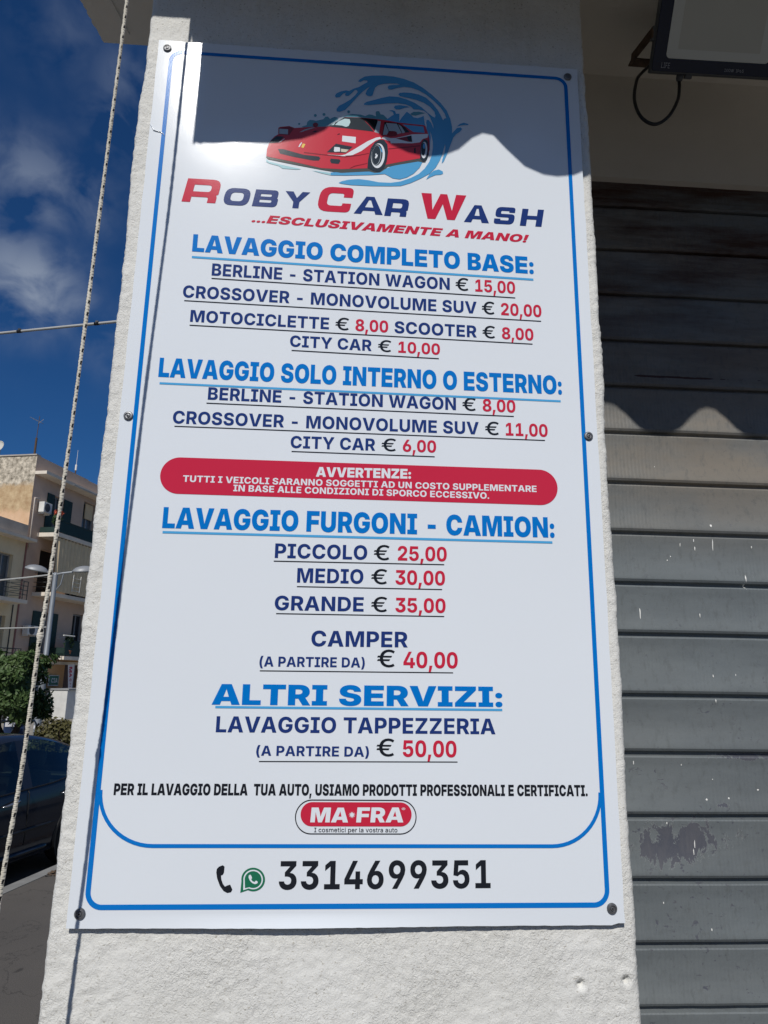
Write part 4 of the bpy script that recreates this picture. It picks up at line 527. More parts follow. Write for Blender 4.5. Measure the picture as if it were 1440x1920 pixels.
# ------------------------------------------------------------------ the building that carries the board
bld = empty('corner_building', (0, 0, 0), 0, 'white plastered building with rough pillar, concrete canopy and grey roller shutter', 'building')
XL, XR, YB = -0.034 * S, 1.027 * S, 0.462 * S
PF = 0.009                                           # pillar face just behind the board
def build_pillar():
    r = 0.010
    path = []                                        # (x, y, nx, ny) round left side, front, right side
    for y in np.linspace(YB + 0.02, PF + r, 26)[:-1]: path.append((XL, y, -1, 0))
    for k in range(5):
        q = math.pi + k * math.pi / 8; path.append((XL + r + r * math.cos(q), PF + r + r * math.sin(q), math.cos(q), math.sin(q)))
    for x in np.linspace(XL + r, XR - r, 236)[1:-1]: path.append((x, PF, 0, -1))
    for k in range(5):
        q = 1.5 * math.pi + k * math.pi / 8; path.append((XR - r + r * math.cos(q), PF + r + r * math.sin(q), math.cos(q), math.sin(q)))
    for y in np.linspace(PF + r, YB + 0.02, 26)[1:]: path.append((XR, y, 1, 0))
    P = np.array(path); n = len(P)
    zs = np.concatenate([np.linspace(0, 1.35, 28)[:-1], np.linspace(1.35, 3.40, 560), np.linspace(3.40, ZT + 0.458 * S + 0.03, 12)[1:]])
    s = np.concatenate([[0], np.cumsum(np.hypot(np.diff(P[:, 0]), np.diff(P[:, 1])))])
    A, Z = np.meshgrid(s, zs)
    d = 0.0010 * vnoise(A * 85, Z * 95) + 0.0016 * vnoise(A * 180 + 9, Z * 190 + 4) + 0.0012 * vnoise(A * 14 + 3, Z * 15)
    d = d * (0.55 + 0.9 * (0.5 + vnoise(A * 11 + 30, Z * 9))) + 0.0006 * vnoise(A * 330, Z * 330)
    X = P[None, :, 0] + 0 * Z; Y = P[None, :, 1] + 0 * Z
    # the arrises are hand finished and wander a little
    for xe, sg in ((XL, -1), (XR, 1)):
        w = np.exp(-((X - xe) / 0.03) ** 2)
        X = X + w * (0.004 * vnoise(Z * 3.1 + sg, Z * 0 + 3) + 0.0032 * vnoise(Z * 9 + 5 * sg, Z * 0 + 8) + 0.0016 * vnoise(Z * 42 + sg, Z * 0 + 2))
    # two old nail holes under the board
    for u, v in ((0.9158, -1.984), (1.0005, -1.978)):
        rr = np.hypot(X - u * S, Z - (ZT + v * S)) * (np.abs(Y - PF) < 0.02) + 9 * (np.abs(Y - PF) >= 0.02)
        d = d - 0.012 * np.exp(-(rr / 0.0042) ** 2) + 0.0016 * np.exp(-((rr - 0.010) / 0.005) ** 2)
    # hollow behind the lower part of the board, so that it stands off the wall there
    h = np.exp(-((X - 0.42 * S) / 0.26) ** 2) * np.exp(-((Z - (ZT - 1.90 * S)) / 0.09) ** 2)
    lim = np.where((X > -0.004) & (X < 1.004 * S) & (Z > ZT - 1.9 * S) & (Z < ZT + 0.01), np.minimum(d, 0.0042), d)
    d = lim - 0.0
    V = np.stack([X + P[None, :, 2] * d, Y + P[None, :, 3] * d, Z], -1).reshape(-1, 3)
    m = len(zs); I = (np.arange(m - 1)[:, None] * n + np.arange(n - 1)[None, :]).ravel()
    F = np.stack([I, I + 1, I + n + 1, I + n], -1)
    me = bpy.data.meshes.new('pillar'); me.from_pydata(V.tolist(), [], F.tolist()); me.materials.append(MAT['stucco'])
    me.polygons.foreach_set('use_smooth', [True] * len(me.polygons)); me.update()
    o = bpy.data.objects.new('pillar', me); link(o, bld); return o
tag(build_pillar(), 'rough white stuccoed pillar')
HS = ZT + 0.458 * S                                   # underside of the concrete canopy
mb = MB()
sl = [(-0.3165, 0.470), (-0.341, 0.331), (-0.468, -0.390), (4.3, -0.390), (4.3, 0.470)]
def slab_outline(): 
    o = []
    rnd = random.Random(3)
    for (x0, y0), (x1, y1) in zip(sl, sl[1:] + sl[:1]):
        k = 14 if x0 < 0 else 2
        for i in range(k):
            t = i / k; o.append(((x0 + (x1 - x0) * t + (rnd.uniform(-.003, .003) if 0 < i and k > 2 else 0)) * S, (y0 + (y1 - y0) * t + (rnd.uniform(-.003, .003) if 0 < i and k > 2 and abs(y1 - y0) < .02 else 0)) * S))
    return o
mb.prism(slab_outline(), 0.20, Matrix.Translation((0, 0, HS)))
mb.build('canopy_slab', MAT['plaster'], bld)
# drip fillet under the free end of the canopy
mb = MB(); mb.prism([(-0.250 * S, 0.43 * S), (-0.395 * S, -0.33 * S), (-0.372 * S, -0.33 * S), (-0.227 * S, 0.43 * S)], 0.006, Matrix.Translation((0, 0, HS - 0.006)))
mb.build('drip_fillet', MAT['plaster'], bld)
mb = MB(); ZL = ZT + 0.079 * S
mb.box(XR - 0.01, 4.3 * S, YB, YB + 0.22, ZL, HS + 0.001)
mb.build('lintel', MAT['plaster'], bld)
mb = MB(); mb.box(XL + 0.01, 4.3 * S, YB + 0.23, 5.6, 0, 6.2); mb.box(XL + 0.012, XR - 0.014, YB + 0.021, YB + 0.229, 0, HS - 0.002); mb.box(4.1 * S, 4.6 * S, PF, YB + 0.22, 0, HS); mb.build('wall', MAT['plaster'], bld)

# roller shutter: interlocking slats with a lip and a dark seam below each
YS = 0.480 * S
joints = [0.139, -0.0105, -0.1612, -0.3144, -0.4645, -0.6099, -0.7523, -0.9013, -1.0454, -1.1863, -1.3241, -1.4836, -1.6291, -1.7823, -1.9322, -2.0764, -2.2154]
while joints[-1] > -(ZT) / S + 0.16: joints.append(joints[-1] - 0.147)
def shutter_dents(X, Z): return 0.0032 * vnoise(X * 5, Z * 9) + 0.0014 * vnoise(X * 30, Z * 40 + 7)
def shutter_y(x, z): return YS + float(np.interp(z, SHP[:, 1], SHP[:, 0])) + float(shutter_dents(np.array([x]), np.array([z]))[0])
def build_shutter():
    prof = []
    for k in range(len(joints) - 1):
        zt = ZT + joints[k] * S; zb = ZT + joints[k + 1] * S
        prof += [(0.013, zt), (0.0125, zt - 0.0035), (0.001, zt - 0.0052), (-0.0002, zt - 0.008), (0.0014, zt - 0.020), (0.0026, zt - 0.027), (0.0036, (zt + zb) / 2),
                 (0.0028, zb + 0.024), (0.0004, zb + 0.015), (0.0006, zb + 0.010), (0.0035, zb + 0.0052), (0.012, zb + 0.0035)]
    x0, x1 = XR - 0.03, 4.3 * S; nx = 170
    xs = np.linspace(x0, x1, nx); pr = np.array(prof); m = len(pr)
    X = np.repeat(xs[None, :], m, 0); Z = np.repeat(pr[:, 1:2], nx, 1); Y = YS + np.repeat(pr[:, 0:1], nx, 1)
    Y = Y + shutter_dents(X, Z)
    global SHP; SHP = np.array(prof)[::-1]
    Z = Z + 0.0014 * vnoise(X * 6 + 2, Z * 3)
    V = np.stack([X, Y, Z], -1).reshape(-1, 3)
    I = (np.arange(m - 1)[:, None] * nx + np.arange(nx - 1)[None, :]).ravel()
    F = np.stack([I, I + nx, I + nx + 1, I + 1], -1)
    me = bpy.data.meshes.new('roller_shutter'); me.from_pydata(V.tolist(), [], F.tolist()); me.materials.append(MAT['shutter']); me.update()
    o = bpy.data.objects.new('roller_shutter', me); link(o, bld); auto_smooth(o, 25); return o
sh = tag(build_shutter(), 'weathered grey roller shutter with peeling paint and white drips')
mb = MB(); rnd = random.Random(11)
spots = [(1.338, -.854, 1, 2), (1.488, -1.022, 3, 4), (1.488, -1.076, 1.6, 17), (1.433, -1.066, 1.4, 4), (1.436, -1.088, 1.4, 6), (1.394, -1.079, 1.3, 5), (1.365, -1.112, 1.5, 2), (1.355, -1.123, 1.5, 2), (1.573, -1.169, 1.8, 10),
         (1.268, -1.27, 1.5, 15), (1.435, -1.273, 1.3, 6), (1.57, -1.19, 1.2, 12), (1.457, -1.434, 1.4, 4), (1.223, -1.655, 1.3, 5), (1.456, -1.497, 1.3, 5), (1.37, -1.85, 1.3, 10), (1.366, -1.868, 1.2, 8), (1.412, -1.744, 3, 2.5), (1.471, -1.741, 2.4, 2.2),
         (1.551, -1.72, 3, 2.2), (1.432, -1.695, 1.4, 1.6), (1.30, -1.80, 1.6, 3), (1.278, -1.985, 1.3, 3), (1.396, -2.046, 1.4, 3), (1.60, -1.08, 1.6, 3), (1.35, -1.66, 1.2, 2), (1.52, -1.43, 1.1, 3), (1.68, -1.35, 1.4, 9), (1.75, -1.62, 1.6, 6), (1.9, -1.5, 2, 8)]
for u, v, w, h in [(q[0] + .009, q[1] + .003, q[2] * .75, q[3] * .8) for q in spots]:
    o = []; n = 12
    for i in range(n):
        q = 2 * math.pi * i / n; rr = rnd.uniform(0.75, 1.2)
        o.append((u * S + w * .001 * rr * math.cos(q), ZT + v * S + h * .001 * rr * math.sin(q)))
    mb = MB(); cx, cz = u * S, ZT + v * S
    mb.add([(cx, shutter_y(cx, cz) - 0.0011, cz)] + [(x, shutter_y(x, z) - 0.0006, z) for x, z in o], [(0, 1 + i, 1 + (i + 1) % n) for i in range(n)]); mb.build('paint_drip', MAT['spatter'], sh)


# ------------------------------------------------------------------ the price board
def SU(u): return u * S
def SV(v): return ZT + v * S
board = empty('price_board', (SU(0.5), PF, SV(-1.884)), 0, 'white glossy car wash price board screwed to the pillar, blue frame line and coloured lettering', 'sign')
BINV = Matrix.Translation(-board.location)
def bparent(o):                        # geometry is written in world units, the board's empty stands at its foot
    o.parent = board; o.matrix_parent_inverse = BINV; return o
def flare(u, v):                       # the free lower edge bows off the wall between its screws
    return 0.0050 * max(0.0, (-1.862 - v) / 0.022) ** 1.5 * math.exp(-((u - 0.40) / 0.22) ** 2)
def build_panel():
    us = np.linspace(0, 1, 81); vs_ = np.concatenate([np.linspace(0.0, -1.858, 40), np.linspace(-1.862, -1.884, 8)])
    rnd = random.Random(5); mb = MB(); n = len(us); fr = []; bk = []
    for v in vs_:
        for u in us:
            uu = u; vv = v
            if u in (0.0, 1.0): uu += rnd.uniform(-0.0007, 0.0007)
            if v == vs_[0]: vv += rnd.uniform(-0.0009, 0.0009)
            if v == vs_[-1]:
                vv += rnd.uniform(-0.0004, 0.0004)
                if u > 0.985: vv += 0.010
            y = -flare(u, v); fr.append((SU(uu), y, SV(vv))); bk.append((SU(uu), y + 0.003, SV(vv)))
    m = len(vs_); fs = []
    for i in range(m - 1):
        for j in range(n - 1):
            q = i * n + j; fs.append((q, q + 1, q + n + 1, q + n)); b = m * n; fs.append((b + q, b + q + n, b + q + n + 1, b + q + 1))
    ring = [j for j in range(n)] + [i * n + n - 1 for i in range(1, m)] + [(m - 1) * n + j for j in range(n - 2, -1, -1)] + [i * n for i in range(m - 2, 0, -1)]
    for p, q in zip(ring, ring[1:] + ring[:1]): fs.append((p, q, m * n + q, m * n + p))
    mb.add(fr + bk, fs); return mb.build('panel', PM['white'])
bparent(build_panel())
LY = lambda layer: -0.00045 - 0.00013 * layer
def fill(loops):
    """triangles of the union of outlines (non-zero winding, so overlaps and counters come out right)"""
    P_ = [Vector(p) for lp in loops for p in lp]; E_ = []; k = 0
    for lp in loops:
        E_ += [(k + i, k + (i + 1) % len(lp)) for i in range(len(lp))]; k += len(lp)
    vs, es, fs = delaunay_2d_cdt(P_, E_, [], 0, 1e-7)[:3]
    keep = []
    for f in fs:
        c = (vs[f[0]] + vs[f[1]] + vs[f[2]]) / 3; w = 0
        for lp in loops:
            for i in range(len(lp)):
                x0, y0 = lp[i - 1]; x1, y1 = lp[i]
                if (y0 <= c.y) != (y1 <= c.y):
                    if x0 + (c.y - y0) * (x1 - x0) / (y1 - y0) > c.x: w += 1 if y1 > y0 else -1
        if w: keep.append(f if (vs[f[1]] - vs[f[0]]).cross(vs[f[2]] - vs[f[0]]) > 0 else (f[2], f[1], f[0]))
    return [tuple(v) for v in vs], [tuple(f) for f in keep]
def orient(lp, ccw): return lp if (area(lp) > 0) == ccw else lp[::-1]
def flat(mb, outer, holes, layer, m, jog=0.0):
    """filled outline in sign units, laid on the board as its own thin sheet"""
    vs, fs = fill([orient(outer, True)] + [orient(h, False) for h in holes]); y = LY(layer) - jog
    mb.add([(SU(x), y, SV(v)) for x, v in vs], fs, m)
def area(p): return 0.5 * sum(p[i][0] * p[(i + 1) % len(p)][1] - p[(i + 1) % len(p)][0] * p[i][1] for i in range(len(p)))
_gc = {}
def glyph_mesh(face, ch):
    """advance, points and triangles of one letter (cap height 500)"""
    if (face, ch) not in _gc:
        adv, src = GLYPHS[face][ch]; cs = []
        for c in src.split('/'):
            if c:
                q = list(map(int, c.split())); cs.append([(x / 500, y / 500) for x, y in zip(q[0::2], q[1::2])])
        _gc[face, ch] = (adv / 500,) + (fill(cs) if cs else ([], []))
    return _gc[face, ch]
def layout(text, face, slant=0.0, track=0.0):
    """points (cap height 1) and triangles of a line of text"""
    pen = 0.0; P_ = []; F_ = []
    for ch in text:
        adv, vs, fs = glyph_mesh(face, ch); b = len(P_)
        P_ += [(x + pen + slant * y, y) for x, y in vs]; F_ += [tuple(b + i for i in f) for f in fs]; pen += adv + track
    return P_, F_
def lettering(mb, text, face, m, u0, u1, b0, b1, cap, slant=0.0, track=0.0, layer=0):
    P_, F_ = layout(text, face, slant, track); xs = [p[0] for p in P_]; x0, x1 = min(xs), max(xs); vs = []
    for x, y in P_:
        t = (x - x0) / (x1 - x0); vs.append((SU(u0 + (u1 - u0) * t), LY(layer), SV(b0 + (b1 - b0) * t + y * cap)))
    mb.add(vs, F_, m)
def rrect(x0, x1, y0, y1, r, n=10):
    o = []
    for cx, cy, a0 in ((x1 - r, y1 - r, 0), (x0 + r, y1 - r, 90), (x0 + r, y0 + r, 180), (x1 - r, y0 + r, 270)):
        for i in range(n + 1):
            q = math.radians(a0 + 90 * i / n); o.append((cx + r * math.cos(q), cy + r * math.sin(q)))
    return o
def ring(mb, x0, x1, y0, y1, r, th, layer, m):
    a_ = rrect(x0, x1, y0, y1, r); b_ = rrect(x0 + th, x1 - th, y0 + th, y1 - th, max(r - th, 0.001)); n = len(a_); y = LY(layer)
    mb.add([(SU(p), y, SV(q)) for p, q in a_] + [(SU(p), y, SV(q)) for p, q in b_], [(i, (i + 1) % n, n + (i + 1) % n, n + i) for i in range(n)], m)
def pm(*k): return [PM[c] for c in k]
INK = list(PRINTC)
def bbuild(mb, name, label=None):
    used = sorted(set(mb.m)); mp_ = {u: i for i, u in enumerate(used)}; mb.m = [mp_[i] for i in mb.m]
    o = mb.build(name, [PM[INK[u]] for u in used], fix=False); tag(o, label); return bparent(o)
ci = INK.index

# blue frame line with the second, curved line across the foot
mb = MB(); ring(mb, 0.0277, 0.9739, -1.8546, -0.0262, 0.030, 0.0088, 0, ci('blue'))
c = []
for i in range(15):
    q = math.radians(180 + 90 * i / 14); c.append((0.138 + 0.1015 * math.cos(q), -1.6555 + 0.0945 * math.sin(q)))
for i in range(15):
    q = math.radians(270 + 90 * i / 14); c.append((0.8690 + 0.0965 * math.cos(q), -1.6555 + 0.0945 * math.sin(q)))
vs_ = []; th = 0.0066
for i, p in enumerate(c):
    a_ = c[max(i - 1, 0)]; b_ = c[min(i + 1, len(c) - 1)]; dx, dy = b_[0] - a_[0], b_[1] - a_[1]; L = math.hypot(dx, dy); nx_, ny_ = -dy / L, dx / L
    vs_ += [(SU(p[0] + nx_ * th / 2), LY(1), SV(p[1] + ny_ * th / 2)), (SU(p[0] - nx_ * th / 2), LY(1), SV(p[1] - ny_ * th / 2))]
mb.add(vs_, [(2 * i, 2 * i + 1, 2 * i + 3, 2 * i + 2) for i in range(len(c) - 1)], ci('blue'))
bbuild(mb, 'frame_line')

# business name: wide squared letters drawn from rounded outlines
def rpoly(pts, n=5):
    o = []; N = len(pts)
    for i, p in enumerate(pts):
        x, y = p[:2]; r = p[2] if len(p) > 2 else 0
        if not r: o.append((x, y)); continue
        a_ = Vector(pts[i - 1][:2]) - Vector((x, y)); b_ = Vector(pts[(i + 1) % N][:2]) - Vector((x, y))
        la, lb = a_.length, b_.length; k = min(r, la * .5, lb * .5); pa = Vector((x, y)) + a_ / la * k; pb = Vector((x, y)) + b_ / lb * k
        for j in range(n + 1):
            t = j / n; q = (1 - t) ** 2 * pa + 2 * t * (1 - t) * Vector((x, y)) + t * t * pb; o.append((q.x, q.y))
    return o
def wide_letter(ch, W, t, h):
    """outline and counters of one letter, width W, stem t, bar h, height 1"""
    if ch == 'R':
        return [(0, 0), (0, 1), (W, 1, .34), (W, .36, .16), (W - .07, .335), (W - .03, .24, .1), (W - .03, 0), (W - .03 - t, 0), (W - .03 - t, .23, .08), (t, .23), (t, 0)], [[(t, .46), (t, 1 - h), (W - t, 1 - h, .12), (W - t, .46, .12)]]
    if ch == 'O': return [(0, 0, .42), (0, 1, .42), (W, 1, .42), (W, 0, .42)], [[(t, h, .2), (t, 1 - h, .2), (W - t, 1 - h, .2), (W - t, h, .2)]]
    if ch == 'B': return [(0, 0), (0, 1), (W - .05, 1, .3), (W - .05, .54, .18), (W - .1, .52), (W, .49, .12), (W, 0, .3)], [[(t, .6), (t, 1 - h), (W - .05 - t, 1 - h, .1), (W - .05 - t, .6, .1)], [(t, h), (t, .41), (W - t, .41, .1), (W - t, h, .1)]]
    if ch == 'Y': return [(0, 1), (t * 1.3, 1), (W / 2, .62), (W - t * 1.25, 1), (W, 1), (W / 2 + t / 2, .38), (W / 2 + t / 2, 0), (W / 2 - t / 2, 0), (W / 2 - t / 2, .38)], []
    if ch == 'C': return [(0, 0, .40), (0, 1, .40), (W, 1, .36), (W, .60), (W - t, .60), (W - t, 1 - h, .12), (t, 1 - h, .16), (t, h, .16), (W - t, h, .12), (W - t, .36), (W, .36), (W, 0, .36)], []
    if ch == 'A': return [(0, 0), (W * .36, 1), (W * .64, 1), (W, 0), (W - t * 1.15, 0), (W - t * 1.15 - .07, .19), (t * 1.15 + .07, .19), (t * 1.15, 0)], [[(t + .19, .39), (W / 2 - .05, .80), (W / 2 + .05, .80), (W - t - .19, .39)]]
    if ch == 'W':
        s_ = t * 1.15; return [(0, 1), (s_, 1), (W * .285, .36), (W * .425, 1), (W * .575, 1), (W * .715, .36), (W - s_, 1), (W, 1), (W * .80, 0), (W * .63, 0), (W * .5, .60), (W * .37, 0), (W * .20, 0)], []
    if ch == 'S': return [(0, .31), (0, 0, .30), (W, 0, .34), (W, .60, .2), (t * .95, .60, .06), (t * .95, 1 - h * .9, .06), (W - t, 1 - h * .9, .05), (W - t, .69), (W - .02, .69), (W - .02, 1, .32), (.02, 1, .34), (.02, .40, .2), (W - t * .95, .40, .06), (W - t * .95, h * .9, .06), (t, h * .9, .05), (t, .31)], []
    if ch == 'H': return [(0, 0), (0, 1), (t, 1), (t, .61), (W - t, .61), (W - t, 1), (W, 1), (W, 0), (W - t, 0), (W - t, .39), (t, .39), (t, 0)], []
mb = MB()
for i, (ch, u0, u1, b, t_, big) in enumerate(NAME):
    hh = t_ - b; slant = 0.17 if ch not in 'YWA' else 0.10
    W = (u1 - u0) / hh - slant
    o, hs = wide_letter(ch, W, 0.31 if big else 0.32, 0.25)
    T = lambda p: (u0 + (p[0] + slant * p[1]) * hh, b + p[1] * hh)
    flat(mb, [T(p) for p in rpoly(o)], [[T(p) for p in rpoly(h)] for h in hs], 0, ci('red' if big else 'navy'))
bbuild(mb, 'business_name')

# printed lines: one part per line of the list
words = []
def flush(key, mb):
    if mb.v:
        say = {'heading': 'blue underlined heading reading ', 'price_line': 'printed line reading ', 'slogan': 'red slanted line reading ', 'footer_line': '', 'phone_number': 'black telephone number '}[key]
        bbuild(mb, key, (say + ' '.join(' '.join(words).split())) if say else 'narrow black line of text above the maker badge')
    words.clear()
cur = None; mb = MB(); ended = False
single = {'slogan', 'footer_line', 'phone_number'}
band = {}
for key, text, face, col, u0, u1, b0, b1, cap, slant, track in PRINT:
    if key in ('warning_lettering', 'badge_lettering'):
        band.setdefault(key, []).append((text, face, col, u0, u1, b0, b1, cap, slant, track)); continue
    if key != cur or ended or key in single:
        if cur: flush(cur, mb)
        mb = MB(); cur = key; ended = False
    if text is None:
        flat(mb, [(u0, b0), (u0, b0 - cap), (u1, b1 - cap), (u1, b1)], [], 0, ci(col), 0.00002); ended = True
    else: lettering(mb, text, face, ci(col), u0, u1, b0, b1, cap, slant, track, 0); words.append(text)
flush(cur, mb)
def child_of(o, p):                                   # sub-part: keeps its world place under a part of the board
    o.parent = p; o.matrix_parent_inverse = p.matrix_parent_inverse.copy() if False else Matrix(); return o
mb = MB(); flat(mb, rrect(0.0924, 0.908, -1.0955, -1.0190, 0.0382, 14), [], 0, ci('red')); ban = bbuild(mb, 'warning_band')
mb = MB()
for t_ in band['warning_lettering']: lettering(mb, t_[0], t_[1], ci(t_[2]), *t_[3:8], t_[8], t_[9], 1)
child_of(bbuild(mb, 'warning_lettering'), ban)
mb = MB(); ring(mb, 0.3902, 0.6149, -1.7303, -1.6702, 0.030, 0.0019, 0, ci('black'))
flat(mb, rrect(0.4003, 0.6056, -1.7165, -1.6747, 0.0208, 12), [], 0, ci('red')); badge = bbuild(mb, 'maker_badge')
mb = MB()
for t_ in band['badge_lettering']: lettering(mb, t_[0], t_[1], ci(t_[2]), *t_[3:8], t_[8], t_[9], 1)
for key, col, layer, src in ART:
    if key == 'badge_star':
        q = [int(v) / 1e4 for v in src.split()]; flat(mb, list(zip(q[0::2], q[1::2])), [], 1, ci(col))
child_of(bbuild(mb, 'badge_lettering'), badge)
for part in ('wave_picture', 'car_picture', 'phone_icon', 'chat_icon'):
    mb = MB(); k = 0
    for key, col, layer, src in ART:
        if key == part:
            q = [int(v) / 1e4 for v in src.split()]; k += 1
            flat(mb, list(zip(q[0::2], q[1::2])), [], layer, ci(col), 0.00002 * (k % 5))
    bbuild(mb, part, {'wave_picture': 'printed blue water wave curling over the car', 'car_picture': 'printed red sports car', 'chat_icon': 'green speech bubble with handset'}.get(part))
# a crease across the upper left edge of the board
def wp(px): return (SU(px[0]), -0.0009, SV(px[1]))
mb = MB(); mb.tube([wp(q) for q in ((-0.0005, -0.232), (0.005, -0.2395), (0.0095, -0.2475), (0.016, -0.250), (0.025, -0.2515), (0.031, -0.2555), (0.0345, -0.262))], [0.0004, 0.0008, 0.0013, 0.0009, 0.0008, 0.0008, 0.0003], 8)
bparent(mb.build('crease', PM['white'], None, True))
# screws with washers
proto = None
for u, v in ((0.0215, -0.0224), (0.9751, -0.0253), (0.0181, -0.9343), (0.9795, -0.941), (0.0219, -1.8601), (0.9767, -1.8559)):
    if proto is None:
        mb = MB(); A_ = Matrix.Rotation(math.radians(90), 4, 'X')
        mb.lathe([(0.0076, -0.0005), (0.0077, 0.0012), (0.0066, 0.0026), (0.0046, 0.0030), (0.0044, 0.0018), (0.0030, 0.0016), (0.0026, 0.0032), (0.0012, 0.0034), (0.0011, 0.0012)], 22, 0, A_)
        proto = mb.build('screw', MAT['screw'], None, True); auto_smooth(proto, 40)
        mb = MB(); mb.lathe([(0.00108, 0.0010), (0.00108, 0.0022)], 10, 0, A_); hole = mb.build('socket', MAT['hole'], proto); o = proto
    else:
        o = proto.copy(); COL.objects.link(o); h = hole.copy(); COL.objects.link(h); h.parent = o
    bparent(o); o.location = (SU(u), -0.0006, SV(v)); o.rotation_euler = (0, random.Random(int(u * 999)).uniform(0, 3), 0)

# ------------------------------------------------------------------ flood lamp under the canopy
TILT = math.radians(34)
lamp = empty('flood_lamp', (1.27 * S, 0.17 * S, ZT + 0.182 * S), 0, 'slim navy and grey LED flood lamp with a looped black cable above the shutter', 'lamp')
LR = Matrix(((1, 0, 0, 0), (0, math.sin(-TILT), math.cos(TILT), 0), (0, math.cos(TILT), math.sin(TILT), 0), (0, 0, 0, 1)))  # x right, y up the glass, z into the back
LR = Matrix(((1, 0, 0, 0), (0, -math.sin(TILT), math.cos(TILT), 0), (0, math.cos(TILT), math.sin(TILT), 0), (0, 0, 0, 1))) @ Matrix.Rotation(math.radians(0.6), 4, 'Z')
LW, LH = 0.292, 0.215
def place(o, mat): o.data.transform(mat); o.data.update(); return o
mb = MB(); mb.box(0, LW, 0, LH, 0.002, 0.016, bev=0.003)
for k in range(9): mb.box(0.03 + k * 0.026, 0.034 + k * 0.026, 0.03, LH - 0.03, 0.016, 0.030)
mb.box(0.09, 0.20, 0.06, 0.15, 0.016, 0.036, bev=0.003)
mb.box(-0.007, 0.001, 0.060, 0.088, 0.002, 0.014, bev=0.002); mb.box(LW - 0.001, LW + 0.007, 0.060, 0.088, 0.002, 0.014, bev=0.002)
mb.box(0.082, 0.098, -0.007, 0.001, 0.004, 0.013, bev=0.001)
place(mb.build('housing', MAT['lamphouse'], lamp), LR)
def sheet(name, pts, z, h, mt, parent):
    mb = MB(); mb.prism(pts, h, Matrix.Translation((0, 0, z))); return place(mb.build(name, mt, parent), LR)
sheet('front_glass', rrect(0.003, LW - 0.003, 0.003, LH - 0.003, 0.006), -0.0012, 0.0032, MAT['lampnavy'], lamp)
df = sheet('diffuser', rrect(0.030, LW - 0.030, 0.028, LH - 0.022, 0.009), -0.0018, 0.0008, MAT['diffuser'], lamp)
sheet('led_board', rrect(0.054, LW - 0.054, 0.046, LH - 0.040, 0.002), -0.0022, 0.0006, MAT['ledboard'], df)
def lamp_text(mb, text, face, x, y, cap, w):
    P_, F_ = layout(text, face); xs = [p[0] for p in P_]; x0, x1 = min(xs), max(xs)
    mb.add([(x + (p[0] - x0) / (x1 - x0) * w, y + p[1] * cap, -0.0017) for p in P_], F_)
mb = MB(); lamp_text(mb, 'LIFE', 'M', 0.0225, 0.0090, 0.0105, 0.019); lamp_text(mb, '100W  IP65', 'M', 0.165, 0.0085, 0.006, 0.044)
place(mb.build('lamp_lettering', MAT['lettergrey'], lamp), LR)
# stirrup bracket bolted to the canopy, in world directions relative to the lamp's foot
bz = lambda x, y, z: (x * S - lamp.location.x, y * S - lamp.location.y, ZT + z * S - lamp.location.z)
mb = MB()
for xs in (1.2615, 1.27 + LW / S + 0.008):
    p0 = Vector(bz(xs, 0.128, 0.265)); p1 = Vector(bz(xs, 0.252, 0.309)); d = (p1 - p0).normalized(); nrm = Vector((1, 0, 0)).cross(d)
    for q, w in ((p0, 0.010),): pass
    vs = []
    for p in (p0 - d * 0.008, p1 + d * 0.001):
        for sx in (-0.0016, 0.0016):
            for sn in (-0.011, 0.011): vs.append(p + Vector((sx, 0, 0)) + nrm * sn)
    mb.add(vs, [(0, 1, 3, 2), (4, 6, 7, 5), (0, 4, 5, 1), (2, 3, 7, 6), (0, 2, 6, 4), (1, 5, 7, 3)])
x0, y0, z0 = bz(1.2615, 0.252, 0.309); x1 = bz(1.27 + LW / S + 0.008, 0, 0)[0]
mb.box(x0 - 0.0016, x1 + 0.0016, y0 - 0.004, y0 + 0.018, z0 - 0.0035, z0 - 0.0005)
mb.box((x0 + x1) / 2 - 0.03, (x0 + x1) / 2 + 0.03, y0 - 0.008, y0 + 0.022, z0, HS - lamp.location.z)
mb.build('bracket', MAT['ruststeel'], lamp)
mb = MB(); g = LR @ Vector((0.082, -0.001, 0.010))
dn = (LR @ Vector((0, -1, 0)))
mb.lathe([(0.0075, 0), (0.0078, 0.006), (0.006, 0.012), (0.004, 0.013)], 14, 0, Matrix.Translation((LR @ Vector((0.072, 0, 0.009)))) @ dn.to_track_quat('Z', 'Y').to_matrix().to_4x4())
mb.build('cable_gland', MAT['lamphouse'], lamp, True)
gl = LR @ Vector((0.072, -0.012, 0.009))
ctrl = [gl, gl + Vector((-0.002, -0.002, -0.020)), Vector(bz(1.338, 0.165, 0.090)), Vector(bz(1.308, 0.165, 0.036)), Vector(bz(1.270, 0.168, 0.012)), Vector(bz(1.236, 0.172, 0.036)), Vector(bz(1.224, 0.178, 0.095)), Vector(bz(1.240, 0.190, 0.170)), Vector(bz(1.275, 0.225, 0.235)), Vector(bz(1.32, 0.24, 0.29))]
def spline(P, n=8):
    o = []
    for i in range(len(P) - 1):
        p0, p1, p2, p3 = P[max(i - 1, 0)], P[i], P[i + 1], P[min(i + 2, len(P) - 1)]
        for k in range(n):
            t = k / n; o.append(0.5 * ((2 * p1) + (p2 - p0) * t + (2 * p0 - 5 * p1 + 4 * p2 - p3) * t * t + (3 * p1 - p0 - 3 * p2 + p3) * t ** 3))
    return o + [P[-1]]
mb = MB(); mb.tube(spline(ctrl), 0.0036, 10); mb.build('power_cable', MAT['blackrubber'], lamp, True)

